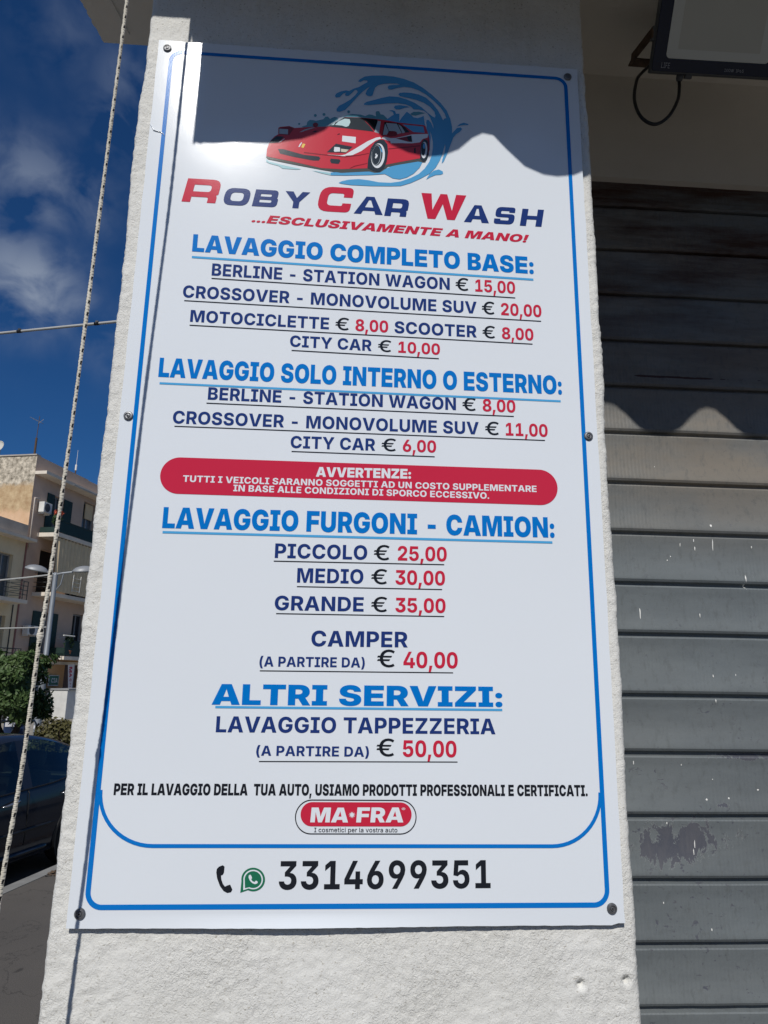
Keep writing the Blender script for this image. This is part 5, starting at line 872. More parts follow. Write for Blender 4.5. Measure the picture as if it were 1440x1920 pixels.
# ------------------------------------------------------------------ awning above, whose wavy valance shades board and shutter
TX, TZ = math.tan(math.radians(SUN_AZ)), math.tan(math.radians(SUN_EL)) / math.cos(math.radians(SUN_AZ))
D = 0.50
edge = [(0.0985, -0.2745), (0.100, -0.2795), (0.106, -0.2735), (0.1165, -0.2775), (0.122, -0.2745), (0.1448, -0.2757), (0.1924, -0.2708), (0.2404, -0.2673), (0.2692, -0.2638), (0.2896, -0.2609), (0.3123, -0.2535), (0.3424, -0.2456), (0.3724, -0.2319), (0.3952, -0.2187), (0.4106, -0.2001), (0.4263, -0.1858),
        (0.4446, -0.1786), (0.4695, -0.1796), (0.4946, -0.1938), (0.5251, -0.2293), (0.5501, -0.252), (0.5651, -0.2581), (0.5887, -0.2679), (0.616, -0.2717), (0.6383, -0.2716), (0.6694, -0.265), (0.7071, -0.245), (0.7389, -0.2136), (0.7644, -0.2), (0.7896, -0.2055), (0.8204, -0.2427), (0.8634, -0.2873), (0.907, -0.3044),
        (0.9386, -0.3051), (0.977, -0.2967), (1.0097, -0.2786), (1.0581, -0.236), (1.0917, -0.213), (1.1180, -0.2065), (1.1430, -0.213), (1.1730, -0.240), (1.2130, -0.288), (1.2530, -0.3045), (1.2880, -0.302), (1.3280, -0.280), (1.3680, -0.235), (1.3960, -0.2115), (1.4180, -0.2065), (1.4430, -0.213), (1.4750, -0.243), (1.5150, -0.290), (1.5560, -0.306)]
x = 1.556
while x < 3.6:
    x += 0.0155; ph = (x - 1.556) / 0.305 * 2 * math.pi; edge.append((x, -0.256 - 0.05 * math.cos(ph)))
aw = empty('window_awning', (0.9 * S, -0.4 * S, HS + 0.02), 0, 'green canvas awning with scalloped valance fixed to the canopy edge above the board', 'awning')
AI = lambda p: (p[0] - aw.location.x, p[1] - aw.location.y, p[2] - aw.location.z)
mb = MB(); zt = 0.505
top = []; n = len(edge); vs = []
for (sx, sz) in edge:
    xx = sx - D * TX; fold = 0.003 * math.sin(xx * 19)
    vs += [AI((xx * S, -D * S + fold, ZT + (sz + D * TZ) * S)), AI((xx * S, -D * S, ZT + zt * S)), AI((xx * S, -D * S + 0.0015 + fold, ZT + (sz + D * TZ) * S)), AI((xx * S, -D * S + 0.0015, ZT + zt * S))]
fs = []
for i in range(n - 1):
    a_ = 4 * i; fs += [(a_, a_ + 4, a_ + 5, a_ + 1), (a_ + 2, a_ + 3, a_ + 7, a_ + 6), (a_, a_ + 2, a_ + 6, a_ + 4), (a_ + 1, a_ + 5, a_ + 7, a_ + 3)]
mb.add(vs, fs); mb.build('valance', MAT['awning'], aw)
xa, xb = (0.071 - D * TX) * S, (3.6 - D * TX) * S
mb = MB(); mb.box(*[v for p, q in zip(AI((xa, -(D + 0.02) * S, ZT + 0.494 * S)), AI((xb, -(D - 0.025) * S, ZT + 0.56 * S))) for v in (p, q)], bev=0.004); mb.build('front_bar', MAT['alu'], aw)
mb = MB(); y0, y1 = -(D - 0.02) * S, -0.392 * S; z0, z1 = ZT + 0.555 * S, ZT + 0.72 * S
p = [AI((xa + .01, y0, z0)), AI((xb, y0, z0)), AI((xb, y1, z1)), AI((xa + .01, y1, z1))]
mb.add(p + [(q[0], q[1], q[2] + 0.002) for q in p], [(0, 1, 2, 3), (4, 7, 6, 5), (0, 4, 5, 1), (1, 5, 6, 2), (2, 6, 7, 3), (3, 7, 4, 0)]); mb.build('canopy_cloth', MAT['awning'], aw)
mb = MB(); mb.box(*[v for p, q in zip(AI((xa, -0.43 * S, ZT + 0.66 * S)), AI((xb, -0.392 * S, ZT + 0.78 * S))) for v in (p, q)], bev=0.006); mb.build('cassette', MAT['alu'], aw)
for xx in (xa + 0.25, xb - 0.4):
    mb = MB(); mb.tube([AI((xx, -0.395 * S, ZT + 0.60 * S)), AI((xx + 0.02, -0.45 * S, ZT + 0.58 * S)), AI((xx, -D * S + 0.01, ZT + 0.535 * S))], 0.012, 8); mb.build('arm', MAT['alu'], aw)

# cord hanging from the awning in front of the board's left edge
rope = [(0.0142, -0.257, 0.608), (0.0117, -0.252, 0.238), (0.0094, -0.2456, -0.1621), (0.0047, -0.2375, -0.412), (-0.0002, -0.2295, -0.633), (-0.004, -0.2235, -0.8498), (-0.0088, -0.2185, -1.0739), (-0.0157, -0.2159, -1.3233), (-0.0195, -0.2155, -1.4018), (-0.0222, -0.215, -1.5914), (-0.03, -0.2185, -1.7656), (-0.0378, -0.2205, -2.062), (-0.0418, -0.2215, -2.512)]
def build_cord():
    P = spline([Vector((x * S, y * S, ZT + z * S)) for x, y, z in rope], 26)
    n = 10; R0 = 0.0027; vs = []; uv = []; L = 0; ref = Vector((1, 0, 0)); prev = None
    for i, p in enumerate(P):
        t = (P[min(i + 1, len(P) - 1)] - P[max(i - 1, 0)]).normalized(); ref = (ref - t * ref.dot(t)).normalized(); bi = t.cross(ref)
        if prev is not None: L += (p - prev).length
        prev = p
        zz = (p.z - ZT) / S
        bump = 0.0016 * math.exp(-((zz + 1.392) / 0.010) ** 2); R = R0 + bump + 0.00025 * math.sin(L * 900) + 0.0002 * math.sin(L * 331)
        for k in range(n + 1):
            q = 2 * math.pi * k / n; vs.append(p + (ref * math.cos(q) + bi * math.sin(q)) * R); uv.append((k / n, L))
    fs = [(i * (n + 1) + k, i * (n + 1) + k + 1, (i + 1) * (n + 1) + k + 1, (i + 1) * (n + 1) + k) for i in range(len(P) - 1) for k in range(n)]
    me = bpy.data.meshes.new('hanging_cord'); me.from_pydata(vs, [], fs); me.materials.append(MAT['rope'])
    ul = me.uv_layers.new(name='UVMap')
    for lp in me.loops: ul.data[lp.index].uv = uv[lp.vertex_index]
    me.polygons.foreach_set('use_smooth', [True] * len(me.polygons)); me.update()
    return link(bpy.data.objects.new('hanging_cord', me))
tag(build_cord(), 'white cord with black flecks hanging in front of the pillar left of the board', 'cord')
# ------------------------------------------------------------------ ground: pavement, kerb, road
KD = Vector((0.205, 0.979)).normalized(); KN = Vector((KD.y, -KD.x))        # kerb direction and its normal towards the pillar
K0 = Vector((-2.665, 6.95))
def kp(s, w): p = K0 + KD * s + KN * w; return (p.x, p.y)
def sheet_xy(name, pts, z, mt, kind='structure'):
    mb = MB(); mb.add([(x, y, z) for x, y in pts], [tuple(range(len(pts)))]); return tag(mb.build(name, mt), kind=kind)
def slab_xy(name, pts, z0, z1, mt):
    mb = MB(); mb.prism(pts, z1 - z0, Matrix.Translation((0, 0, z0))); return tag(mb.build(name, mt), kind='structure')
sheet_xy('ground', [(-700, -700), (700, -700), (700, 700), (-700, 700)], -0.13, MAT['road'])
slab_xy('pavement', [kp(-60, 0.14), kp(60, 0.14), kp(60, 60), kp(-60, 60)], -0.126, 0.0, MAT['pavement'])
slab_xy('kerb', [kp(-60, 0), kp(60, 0), kp(60, 0.137), kp(-60, 0.137)], -0.126, 0.004, MAT['kerb'])
slab_xy('far_pavement', [kp(-60, -5.6), kp(60, -5.6), kp(60, -40), kp(-60, -40)], -0.126, 0.0, MAT['farpave'])
rnd = random.Random(21); mb = MB()
for i in range(240):
    s = rnd.uniform(0.05, 1.9); w = 0.15 + abs(rnd.gauss(0, 0.07)); x, y = kp(s, w); r = rnd.uniform(0.012, 0.035); q = rnd.uniform(0, 6.3)
    mb.add([(x + r * math.cos(q + k * 2.1 + rnd.uniform(-.3, .3)), y + r * math.sin(q + k * 2.1), 0.004 + rnd.uniform(0.002, 0.02)) for k in range(3)], [(0, 1, 2)])
tag(mb.build('leaf_litter', MAT['litter'], fix=False), 'brown dry leaf litter gathered on the pavement along the pale kerb', 'litter', kind='stuff')

# ------------------------------------------------------------------ houses across the street
FAZ = math.radians(13.2)
CX, CY = -13.895, 32.129
RZ = math.radians(90 - 13.2)                           # local x runs along the street front, local -y comes out of it
def fr(u, w, z):                                       # point on the street front: along, out, up -> world
    return Vector((CX + math.sin(FAZ) * u + math.cos(FAZ) * w, CY + math.cos(FAZ) * u - math.sin(FAZ) * w, z))
def house(name, label): return empty(name, (CX, CY, 0), RZ, label, 'building')
def part(name, mt, parent, *boxes, bev=0.0):
    mb = MB()
    for b in boxes: mb.box(*b, bev=bev)
    return mb.build(name, mt, parent)
tan = house('apartment_house', 'tan four storey house with peeling party wall, balconies and dark green shutters')
# wall with the openings cut out as recesses: front skin in strips round the openings
def front_skin(name, mt, parent, u0, u1, z0, z1, openings, y0=0.0, th=0.25):
    us = sorted({u0, u1, *[o[0] for o in openings], *[o[1] for o in openings]}); zs = sorted({z0, z1, *[o[2] for o in openings], *[o[3] for o in openings]})
    mb = MB()
    for i in range(len(us) - 1):
        for j in range(len(zs) - 1):
            cu, cz = (us[i] + us[i + 1]) / 2, (zs[j] + zs[j + 1]) / 2
            if any(o[0] < cu < o[1] and o[2] < cz < o[3] for o in openings): continue
            a, b, c, d = us[i], us[i + 1], zs[j], zs[j + 1]
            mb.add([(a, y0, c), (b, y0, c), (b, y0, d), (a, y0, d)], [(0, 1, 2, 3)])
    for a, b, c, d in openings:
        mb.add([(a, y0, c), (b, y0, c), (b, y0, d), (a, y0, d), (a, y0 + th, c), (b, y0 + th, c), (b, y0 + th, d), (a, y0 + th, d)], [(0, 1, 5, 4), (1, 2, 6, 5), (2, 3, 7, 6), (3, 0, 4, 7)])
    return mb.build(name, mt, parent, fix=False)
T3 = (1.65, 2.42, 8.45, 10.5); T3b = (4.15, 5.3, 8.45, 10.85); T2 = (1.10, 2.35, 5.68, 7.75); T2b = (3.5, 4.7, 5.68, 7.7); T1 = (1.75, 2.45, 2.95, 4.85); T1b = (4.3, 5.3, 2.95, 5.0)
front_skin('wall', MAT['tan'], tan, 0, 12, 2.85, 12, [T3, T3b, T2, T2b, T1, T1b])
mb = MB(); mb.add([(0, 0.0, 0), (0, 11, 0), (0, 11, 12), (0, 0.0, 12)], [(0, 3, 2, 1)]); mb.build('party_wall', MAT['sidewall'], tan, fix=False)
part('roof', MAT['greyparapet'], tan, (0.02, 12, 0.26, 11, 0.1, 11.5))
part('parapet', MAT['tan'], tan, (0.004, 4.3, 0.002, 0.24, 11.5, 12.04), (4.3, 12, 0.002, 0.24, 11.3, 11.52))
part('coping', MAT['greyparapet'], tan, (-0.05, 0.28, 0.0, 11, 12.04, 12.10))
part('cornice', MAT['slabwhite'], tan, (0.0, 12, -0.60, -0.002, 11.12, 11.27))
front_skin('ground_floor', MAT['orange'], tan, 0, 12, 0, 2.84, [(4.1, 5.4, 0, 2.55), (0.6, 2.6, 0, 2.3)], y0=0.004)
part('string_course', MAT['slabwhite'], tan, (2.6, 12, -0.10, 0.0, 2.46, 2.60))
part('shop_door', MAT['brown'], tan, (4.1, 5.4, 0.15, 0.2, 0, 2.55)); part('shop_shutter', MAT['wframe'], tan, (0.6, 2.6, 0.15, 0.2, 0, 2.3))
def shutters(parent, u0, u1, z0, z1):
    f = part('shutter', MAT['darkgreen'], parent, (u0, u1, -0.045, -0.004, z0, z1))
    return f
def window(parent, o, mt, frame=True):
    a, b, c, d = o
    w = part('window', mt, parent, (a + .01, b - .01, 0.22, 0.24, c, d))
    if frame: part('window_frame', MAT['wframe'], w, (a, a + .06, 0.16, 0.215, c, d), (b - .06, b, 0.16, 0.215, c, d), (a + .06, b - .06, 0.16, 0.215, d - .07, d), ((a + b) / 2 - .03, (a + b) / 2 + .03, 0.16, 0.215, c, d - .07))
    return w
window(tan, T3, MAT['winglass']); shutters(tan, 1.10, 1.63, 8.5, 10.5); shutters(tan, 2.44, 3.12, 8.5, 10.5)
w = window(tan, T3b, MAT['winglass']); part('roller_blind', MAT['curtain'], w, (4.5, 5.2, 0.10, 0.15, 10.0, 10.8))
window(tan, T2, MAT['darkroom'], False); window(tan, T2b, MAT['darkroom'])
window(tan, T1, MAT['winglass']); shutters(tan, 1.10, 1.73, 2.95, 4.85); shutters(tan, 2.47, 3.02, 2.95, 4.85); window(tan, T1b, MAT['darkroom'])
def balcony(parent, u0, u1, z, proj, th, style, mt=MAT['slabwhite'], rh=0.9):
    b = part('balcony', mt, parent, (u0, u1, -proj, -0.003, z - th, z))
    mb = MB()
    if style == 'panel':
        mb.box(u0 + .04, u1, -proj + .03, -proj + .05, z + .03, z + rh - .06); mb.box(u0 + .03, u0 + .05, -proj + .06, -0.08, z + .03, z + rh - .35)
        mb.box(u0 + .02, u1, -proj + .015, -proj + .065, z + rh - .05, z + rh)
        part('railing_panel', MAT['darkgreen'], b, ) if False else None
        r = mb.build('railing', MAT['darkgreen'], b)
    else:
        for k in range(4): zz = z + rh * (0.28 + 0.24 * k); mb.box(u0 + .03, u1, -proj + .03, -proj + .05, zz - .012, zz + .012); mb.box(u0 + .03, u0 + .05, -proj + .05, -0.01, zz - .012, zz + .012)
        x = u0 + .03
        while x < u1: mb.box(x, x + .03, -proj + .025, -proj + .055, z, z + rh + .012); x += 1.1
        if u1 < 0: mb.box(u1 - .05, u1 - .02, -proj + .025, -proj + .055, z, z + rh + .012); [mb.box(u1 - .05, u1 - .03, -proj + .05, -0.01, z + rh * (.28 + .24 * k) - .012, z + rh * (.28 + .24 * k) + .012) for k in range(4)]
        r = mb.build('railing', MAT['railing'], b)
    return b
balcony(tan, 0.72, 8, 8.46, 1.1, 0.19, 'panel', rh=0.62); balcony(tan, 0.85, 8, 5.68, 1.0, 0.17, 'bars'); balcony(tan, 2.55, 8, 2.84, 0.9, 0.16, 'panel', rh=0.75)
# bracket mouldings under the cornice
part('cornice_moulding', MAT['greyparapet'], tan, (2.2, 4.6, -0.62, -0.605, 11.14, 11.2))

cream = house('cream_house', 'lower cream house with grey parapet, left of the tan house')
CW = (-1.75, -0.75, 5.2, 7.15); CW1 = (-1.5, -0.72, 2.3, 4.45); CW2 = (-5.2, -4.2, 5.2, 7.15); CW3 = (-5.2, -4.2, 2.3, 4.45)
front_skin('wall', MAT['creamwall'], cream, -12, 0.0, 0, 7.85, [CW, CW1, CW2, CW3], y0=-0.012)
part('parapet', MAT['greyparapet'], cream, (-12, -0.006, -0.012, 0.2, 7.98, 8.66)); part('red_band', MAT['redline'], cream, (-12, -0.006, -0.05, -0.0125, 7.98, 8.10))
part('cornice', MAT['slabwhite'], cream, (-12, 0.02, -0.55, 0.2, 7.851, 7.978)); part('roof', MAT['greyparapet'], cream, (-12, -0.008, 0.25, 10, 0.1, 8.45))
for o in (CW, CW1, CW2, CW3): window(cream, o, MAT['winglass'])
balcony(cream, -6.5, -0.62, 5.14, 0.9, 0.16, 'bars', rh=0.8); balcony(cream, -6.5, -0.55, 2.25, 0.9, 0.16, 'bars', rh=0.8)
part('corner_pipe', MAT['redline'], cream, (-0.02, 0.05, -0.06, -0.013, 0, 7.84))
mb = MB(); mb.tube([(-0.35, -0.03, 4.98), (-0.35, -0.03, 0.2)], 0.03, 6); mb.build('downpipe', MAT['railing'], cream)
def on_front(name, label, cat, u, w, z, group=None): return empty(name, fr(u, w, z), RZ, label, cat, group)
# a third house closes the street to the right
hous = empty('plain_house', tuple(fr(16.5, 0, 0)), RZ, 'plain ochre house further along the street beyond the tan house', 'building')
part('wall', MAT['orange'], hous, (-4.45, 10, 0.1, 10, 0, 9)); part('roof', MAT['greyparapet'], hous, (-4.5, 10.1, -0.1, 10.1, 9, 9.25))
for k in range(3):
    for zz in (1.0, 4.0, 6.8): part('window', MAT['winglass'], hous, (-3.2 + 3.6 * k, -2.1 + 3.6 * k, 0.06, 0.097, zz, zz + 1.5))

pipe = on_front('downpipe', 'thin pale downpipe on the tan house beside its party wall', 'pipe', 0.14, 0.06, 7.6)
mb = MB(); mb.tube([(0.35, 0.03, 2.45), (0.0, 0, 2.40), (0, 0, 2.3), (0.02, 0, 0.0)], 0.035, 8); mb.build('tube', MAT['pipe'], pipe, True)
def aircon(u, z, label, w=0.75, h=0.55):
    t = on_front('air_conditioner', label, 'air conditioner', u, 0.02, z, 'air conditioners on the house fronts')
    mb = MB(); mb.box(0, w, -0.34, -0.06, 0, h, bev=0.02); mb.box(0.08, 0.12, -0.30, 0, -0.06, 0); mb.box(w - .12, w - .08, -0.30, 0, -0.06, 0); mb.build('casing', MAT['acwhite'], t)
    mb = MB(); mb.lathe([(0.20, 0), (0.20, 0.012), (0.05, 0.02)], 20, 0, Matrix.Translation((w * .42, -0.34, h * .5)) @ Matrix.Rotation(math.radians(90), 4, 'X')); mb.build('fan_grille', MAT['acgrille'], t)
aircon(0.45, 9.40, 'white air conditioner beside the top floor shutters of the tan house', 0.62, 0.50)
aircon(0.40, 3.72, 'white air conditioner beside the lowest green shutters of the tan house', 0.72, 0.42)

def leaf_cloud(name, mt, parent, centre, rad, n, size, seed, flat_top=False, box=False, shell=0.55):
    rng = np.random.RandomState(seed)
    d = rng.randn(n, 3); d /= np.linalg.norm(d, axis=1)[:, None]
    if box: d = np.sign(d) * np.abs(d) ** 0.45; d /= np.maximum(np.max(np.abs(d), axis=1), 1e-6)[:, None] ** 0.75
    r = (shell + (1 - shell) * rng.rand(n) ** 0.6)
    bumpy = 0.90 + 0.22 * np.array([vnoise(np.array([a * 2.4 + seed]), np.array([b * 2.4 + c * 1.7]))[0] for a, b, c in d]) * 2
    P = np.array(centre) + d * r[:, None] * bumpy[:, None] * np.array(rad)
    nv = d + 0.8 * rng.randn(n, 3); nv /= np.linalg.norm(nv, axis=1)[:, None]
    t = np.cross(nv, rng.randn(n, 3)); t /= np.linalg.norm(t, axis=1)[:, None]; b = np.cross(nv, t)
    s = size * (0.6 + 0.8 * rng.rand(n))[:, None]
    V = np.stack([P - t * s, P + b * s * .45 + nv * s * .1, P + t * s, P - b * s * .45 + nv * s * .1], 1).reshape(-1, 3)
    F = np.arange(4 * n).reshape(-1, 4)
    me = bpy.data.meshes.new(name); me.from_pydata(V.tolist(), [], F.tolist()); me.materials.append(mt); me.update()
    return link(bpy.data.objects.new(name, me), parent)
def pot_plant(u, w, z, label, h, flowers, seed, pot=True):
    t = on_front('potted_plant', label, 'plant', u, w, z, 'potted plants on the balconies')
    mb = MB(); mb.lathe([(0.10, 0), (0.15, 0.24), (0.165, 0.24), (0.165, 0.28), (0.13, 0.28)], 14); mb.build('pot', MAT['terracotta'], t, True)
    leaf_cloud('leaves', MAT['leafy'], t, (0, 0, 0.28 + h * .45), (0.24, 0.24, h * .5), 220, 0.07, seed)
    if flowers: leaf_cloud('flowers', MAT['flower'], t, (0, -0.05, 0.28 + h * .95), (0.28, 0.22, 0.17), 120, 0.06, seed + 1)
pot_plant(0.98, 0.75, 8.46, 'tall plant with orange red flowers on the top balcony of the tan house', 0.75, True, 31)
pot_plant(1.65, 0.55, 8.46, 'low bushy plant behind the top balcony railing of the tan house', 0.32, False, 35)
pot_plant(3.05, 0.75, 2.84, 'leafy plant behind the lowest balcony railing of the tan house', 0.85, False, 41)
pot_plant(0.95, 0.45, 2.60, 'dark plant hanging at the lowest green shutters of the tan house', 0.55, False, 45)
# cloth screen hung from the top balcony down to the one below
ct = on_front('balcony_curtain', 'long grey green pleated curtain hanging from the top balcony of the tan house', 'curtain', 0.78, 1.02, 5.75)
mb = MB(); vs = []; n = 150; Lc = 6.5
for j in range(5):
    for i in range(n):
        x = Lc * i / (n - 1); zz = 2.50 * (1 - j / 4)
        pull = 0.22 * (j / 4) * math.exp(-x / 0.5); vs.append((x - pull * 0.6, 0.035 * math.sin(x * 22 + 0.4 * math.sin(j)) - pull, zz))
mb.add(vs, [(j * n + i, j * n + i + 1, (j + 1) * n + i + 1, (j + 1) * n + i) for j in range(4) for i in range(n - 1)]); mb.build('cloth', MAT['curtain'], ct, True, fix=False)
mb = MB(); mb.tube([(-0.05, 0, 2.5), (Lc, 0, 2.5)], 0.015, 6); mb.build('rail', MAT['railing'], ct)
# folded drying rack on the middle balcony
dr = on_front('drying_rack', 'white folding drying rack on the middle balcony of the tan house', 'drying rack', 2.3, 1.06, 5.72)
mb = MB()
for x in (0, .62): mb.tube([(x, 0, 0.15), (x + .05, 0, 0.95), (x + .1, 0.2, 0.98)], 0.018, 6)
for k in range(4): mb.tube([(0.0, 0, 0.2 + .2 * k), (0.66, 0, 0.2 + .2 * k)], 0.012, 6)
mb.build('frame', MAT['acwhite'], dr)
for (u, w, z, L, lb) in ((2.25, 0.95, 3.80, 0.9, 'white clothes pole sticking out beside the lowest green shutters'), (4.2, 0.95, 3.75, 0.8, 'white clothes pole near the dark window of the lowest balcony')):
    t = on_front('clothes_pole', lb, 'pole', u, w, z, 'clothes poles on the lowest balcony'); mb = MB(); mb.tube([(0, 0, 0), (L, 0, 0)], 0.03, 8); mb.tube([(L * .9, 0, 0), (L * .9, 0.9, -0.1)], 0.015, 6); mb.build('rod', MAT['acwhite'], t)
# roof aerials and dish
ae = on_front('roof_aerial', 'tall roof aerial with forked top on the corner of the tan house', 'aerial', 0.12, -0.25, 12.10, 'aerials on the roof')
mb = MB(); mb.tube([(0, 0, 0), (0, 0, 0.85)], 0.05, 8); mb.tube([(0, 0, 0.85), (0.02, 0, 1.95)], 0.016, 6); mb.build('mast', MAT['ruststeel'], ae)
mb = MB(); mb.tube([(0.02, 0.36, 1.86), (0.02, -0.12, 1.62)], 0.014, 6)
for k in range(6): y = 0.34 - .085 * k; mb.tube([(-0.2, y, 1.86 - (0.36 - y) * .5), (0.24, y, 1.86 - (0.36 - y) * .5)], 0.010, 5)
mb.tube([(-.15, -0.1, 1.52), (0.2, -0.1, 1.85)], 0.012, 5); mb.build('dipoles', MAT['antenna'], ae)
ae = on_front('roof_aerial', 'thin white whip aerial behind the parapet of the tan house', 'aerial', 3.55, -0.3, 11.5, 'aerials on the roof')
mb = MB(); mb.tube([(0, 0, 0), (0, 0, 0.9)], 0.035, 8); mb.build('mast', MAT['ruststeel'], ae); mb = MB(); mb.tube([(0, 0, 0.85), (0, 0, 1.15), (0, 0, 1.16), (0, 0, 1.95)], [0.05, 0.05, 0.012, 0.008], 8); mb.build('whip', MAT['acwhite'], ae)
di = on_front('satellite_dish', 'small off white satellite dish above the party wall of the tan house', 'satellite dish', 0.3, -2.25, 12.10)
mb = MB(); mb.tube([(0, 0, 0), (0, 0, 0.5)], 0.025, 8); mb.tube([(0, 0, .45), (-0.12, 0, .50), (-0.42, 0.0, .52)], 0.012, 6); mb.build('mast', MAT['antenna'], di)
mb = MB(); mb.lathe([(0.02, 0.0), (0.14, 0.02), (0.24, 0.06), (0.30, 0.10), (0.295, 0.10), (0.23, 0.045), (0.13, 0.005)], 24, 0, Matrix.Translation((-0.08, 0, .50)) @ Matrix.Rotation(math.radians(-75), 4, 'Y')); mb.build('reflector', MAT['dish'], di, True)
# ground floor: feather banner, chemist's sign, white kiosk
fl = on_front('feather_banner', 'tall white advertising banner with red lettering by the brown shop door', 'banner', 3.6, 0.55, 0.0)
mb = MB(); mb.tube([(0.44, 0, 0), (0.46, 0, 2.55)], 0.014, 6); mb.build('pole', MAT['galv'], fl)
mb = MB(); mb.add([(0.36, 0.0, 0.35), (0.45, 0, 0.35), (0.46, 0, 2.5), (-0.12, 0, 2.46), (0.12, 0, 1.3)], [(0, 1, 2, 4), (4, 2, 3)]); clo = mb.build('cloth', MAT['banner'], fl, fix=False)
mb = MB()
for ch, zz, cap in (('M', 2.36, 0.24), ('A', 2.06, 0.20), ('C', 1.80, 0.15), ('I', 1.58, 0.09), ('A', 1.46, 0.07)):
    P_, F_ = layout(ch, 'B'); x0 = min(p[0] for p in P_)      # letters run down the cloth, turned a quarter
    mb.add([(0.02 + (2.36 - zz) * 0.22 + p[1] * cap, -0.012, zz - (p[0] - x0) * cap) for p in P_], F_)
mb.build('banner_lettering', MAT['bannerred'], clo, fix=False)
gs = on_front('chemist_sign', 'small dark green chemist sign with white letters on the ochre wall', 'sign', 2.72, 0.12, 1.50)
mb = MB(); mb.box(0, 0.72, -0.05, 0, 0, 0.42, bev=0.01); mb.build('sign_face', MAT['signgreen'], gs)
mb = MB(); mb.box(-0.02, 0.74, -0.045, 0.0, -0.04, -0.001); mb.box(-0.02, 0.74, -0.045, 0.0, 0.421, 0.45); mb.box(-0.03, -0.001, -0.045, 0, -0.05, 0.46); mb.box(0.721, 0.75, -0.045, 0, -0.05, 0.46); mb.build('sign_frame', MAT['kiosk'], gs)
mb = MB(); P_, F_ = layout('CIA', 'B'); x0 = min(p[0] for p in P_); x1 = max(p[0] for p in P_)
mb.add([(0.14 + (p[0] - x0) / (x1 - x0) * 0.5, -0.055, 0.10 + p[1] * 0.22) for p in P_], F_)
mb.build('sign_lettering', MAT['kiosk'], gs, fix=False)
ks = on_front('white_kiosk', 'plain white kiosk standing under the green chemist sign', 'kiosk', 1.9, 1.2, 0.0)
mb = MB(); mb.box(0, 2.0, -0.5, 0.6, 0, 1.30, bev=0.02); mb.build('body', MAT['kiosk'], ks); mb = MB(); mb.box(-0.05, 2.05, -0.58, 0.66, 1.301, 1.36); mb.build('roof', MAT['wframe'], ks)

# ------------------------------------------------------------------ street lamp, wires, hedge tree, shrub, bin, barrier
LX, LYY = -7.52, 19.40
sl_ = empty('street_lamp', (LX, LYY, 0), math.radians(21), 'double headed silver grey street lamp in front of the tan house', 'street lamp')
mb = MB(); mb.lathe([(0.16, 0), (0.16, 0.03), (0.095, 0.05), (0.092, 0.9), (0.088, 2.3), (0.09, 2.32), (0.07, 2.36), (0.062, 4.7), (0.05, 4.78)], 16); mb.build('pole', MAT['galv'], sl_, True)
mb = MB(); mb.lathe([(0.0935, 0.58), (0.0935, 0.66)], 16); mb.build('label_band', MAT['sticker'], sl_)
for sx, off, yy, tl in ((-1, 0.50, 0.25, 8), (1, 0.72, -0.25, -7)):
    mb = MB(); mb.tube([(0.0, 0, 4.72), (sx * 0.16, yy * .3, 4.76), (sx * (off - .3), yy * .7, 4.80)], 0.032, 8)
    if sx > 0: mb.tube([(0.03, 0, 4.25), (0.16, yy * .3, 4.45), (0.2, yy * .4, 4.74)], 0.018, 6)
    mb.build('arm', MAT['galv'], sl_)
    hm = Matrix.Translation((sx * off, yy, 4.84)) @ Matrix.Rotation(math.radians(tl), 4, 'Y') @ Matrix.Rotation(math.radians(14), 4, 'X') @ Matrix.Diagonal((0.88, 0.56, 0.9, 1))
    mb = MB(); mb.lathe([(0.34, 0), (0.355, 0.02), (0.34, 0.05), (0.25, 0.12), (0.12, 0.16), (0.02, 0.17)], 28, 0, hm); hd = mb.build('lamp_head', MAT['lampgrey'], sl_, True); auto_smooth(hd, 40)
    mb = MB(); mb.lathe([(0.29, -0.015), (0.30, 0.002), (0.29, 0.01)], 28, 0, hm); mb.build('lamp_lens', MAT['lamplens'], hd)
def sag(a, b, s, n=24): return [Vector(a).lerp(Vector(b), k / n) - Vector((0, 0, 4 * s * (k / n) * (1 - k / n))) for k in range(n + 1)]
mb = MB(); mb.tube(sag((LX - 0.1, LYY, 4.72), (LX - 16, LYY - 4, 5.1), 0.9), 0.022, 6); tag(mb.build('street_wire', MAT['cable']), 'upper pale wire running left from the top of the street lamp', 'wire', 'wires from the street lamp')
mb = MB(); mb.tube(sag((LX - 0.08, LYY, 3.26), (LX - 16, LYY - 4, 3.5), 0.35), 0.017, 6); tag(mb.build('street_wire', MAT['cable']), 'lower pale wire tied to the middle of the street lamp pole', 'wire', 'wires from the street lamp')
oc = empty('overhead_cable', (-1.66, 4.72, 5.0), 0, 'thick grey overhead cable with black clips crossing the sky behind the pillar', 'cable')
ocp = [Vector((XL + 0.01, 4.29, 5.03)), Vector((-1.6625, 4.7207, 5.0)), Vector((-2.7488, 5.0347, 5.0)), Vector((-14, 8.2, 5.3))]
mb = MB(); mb.tube([p - oc.location for p in ocp], 0.0125, 8); mb.build('cable_strand', MAT['cable'], oc, True)
for t in (0.13, 0.82):
    p = ocp[1].lerp(ocp[2], t); d = (ocp[2] - ocp[1]).normalized(); mb = MB(); mb.tube([p - d * .022 - oc.location, p + d * .022 - oc.location], 0.0155, 8)
    mb.box(*[v for k, q in enumerate(p - oc.location) for v in ((q - .012, q + .012) if k < 2 else (q - .004, q + .024))]); mb.build('clip', MAT['blackrubber'], oc)

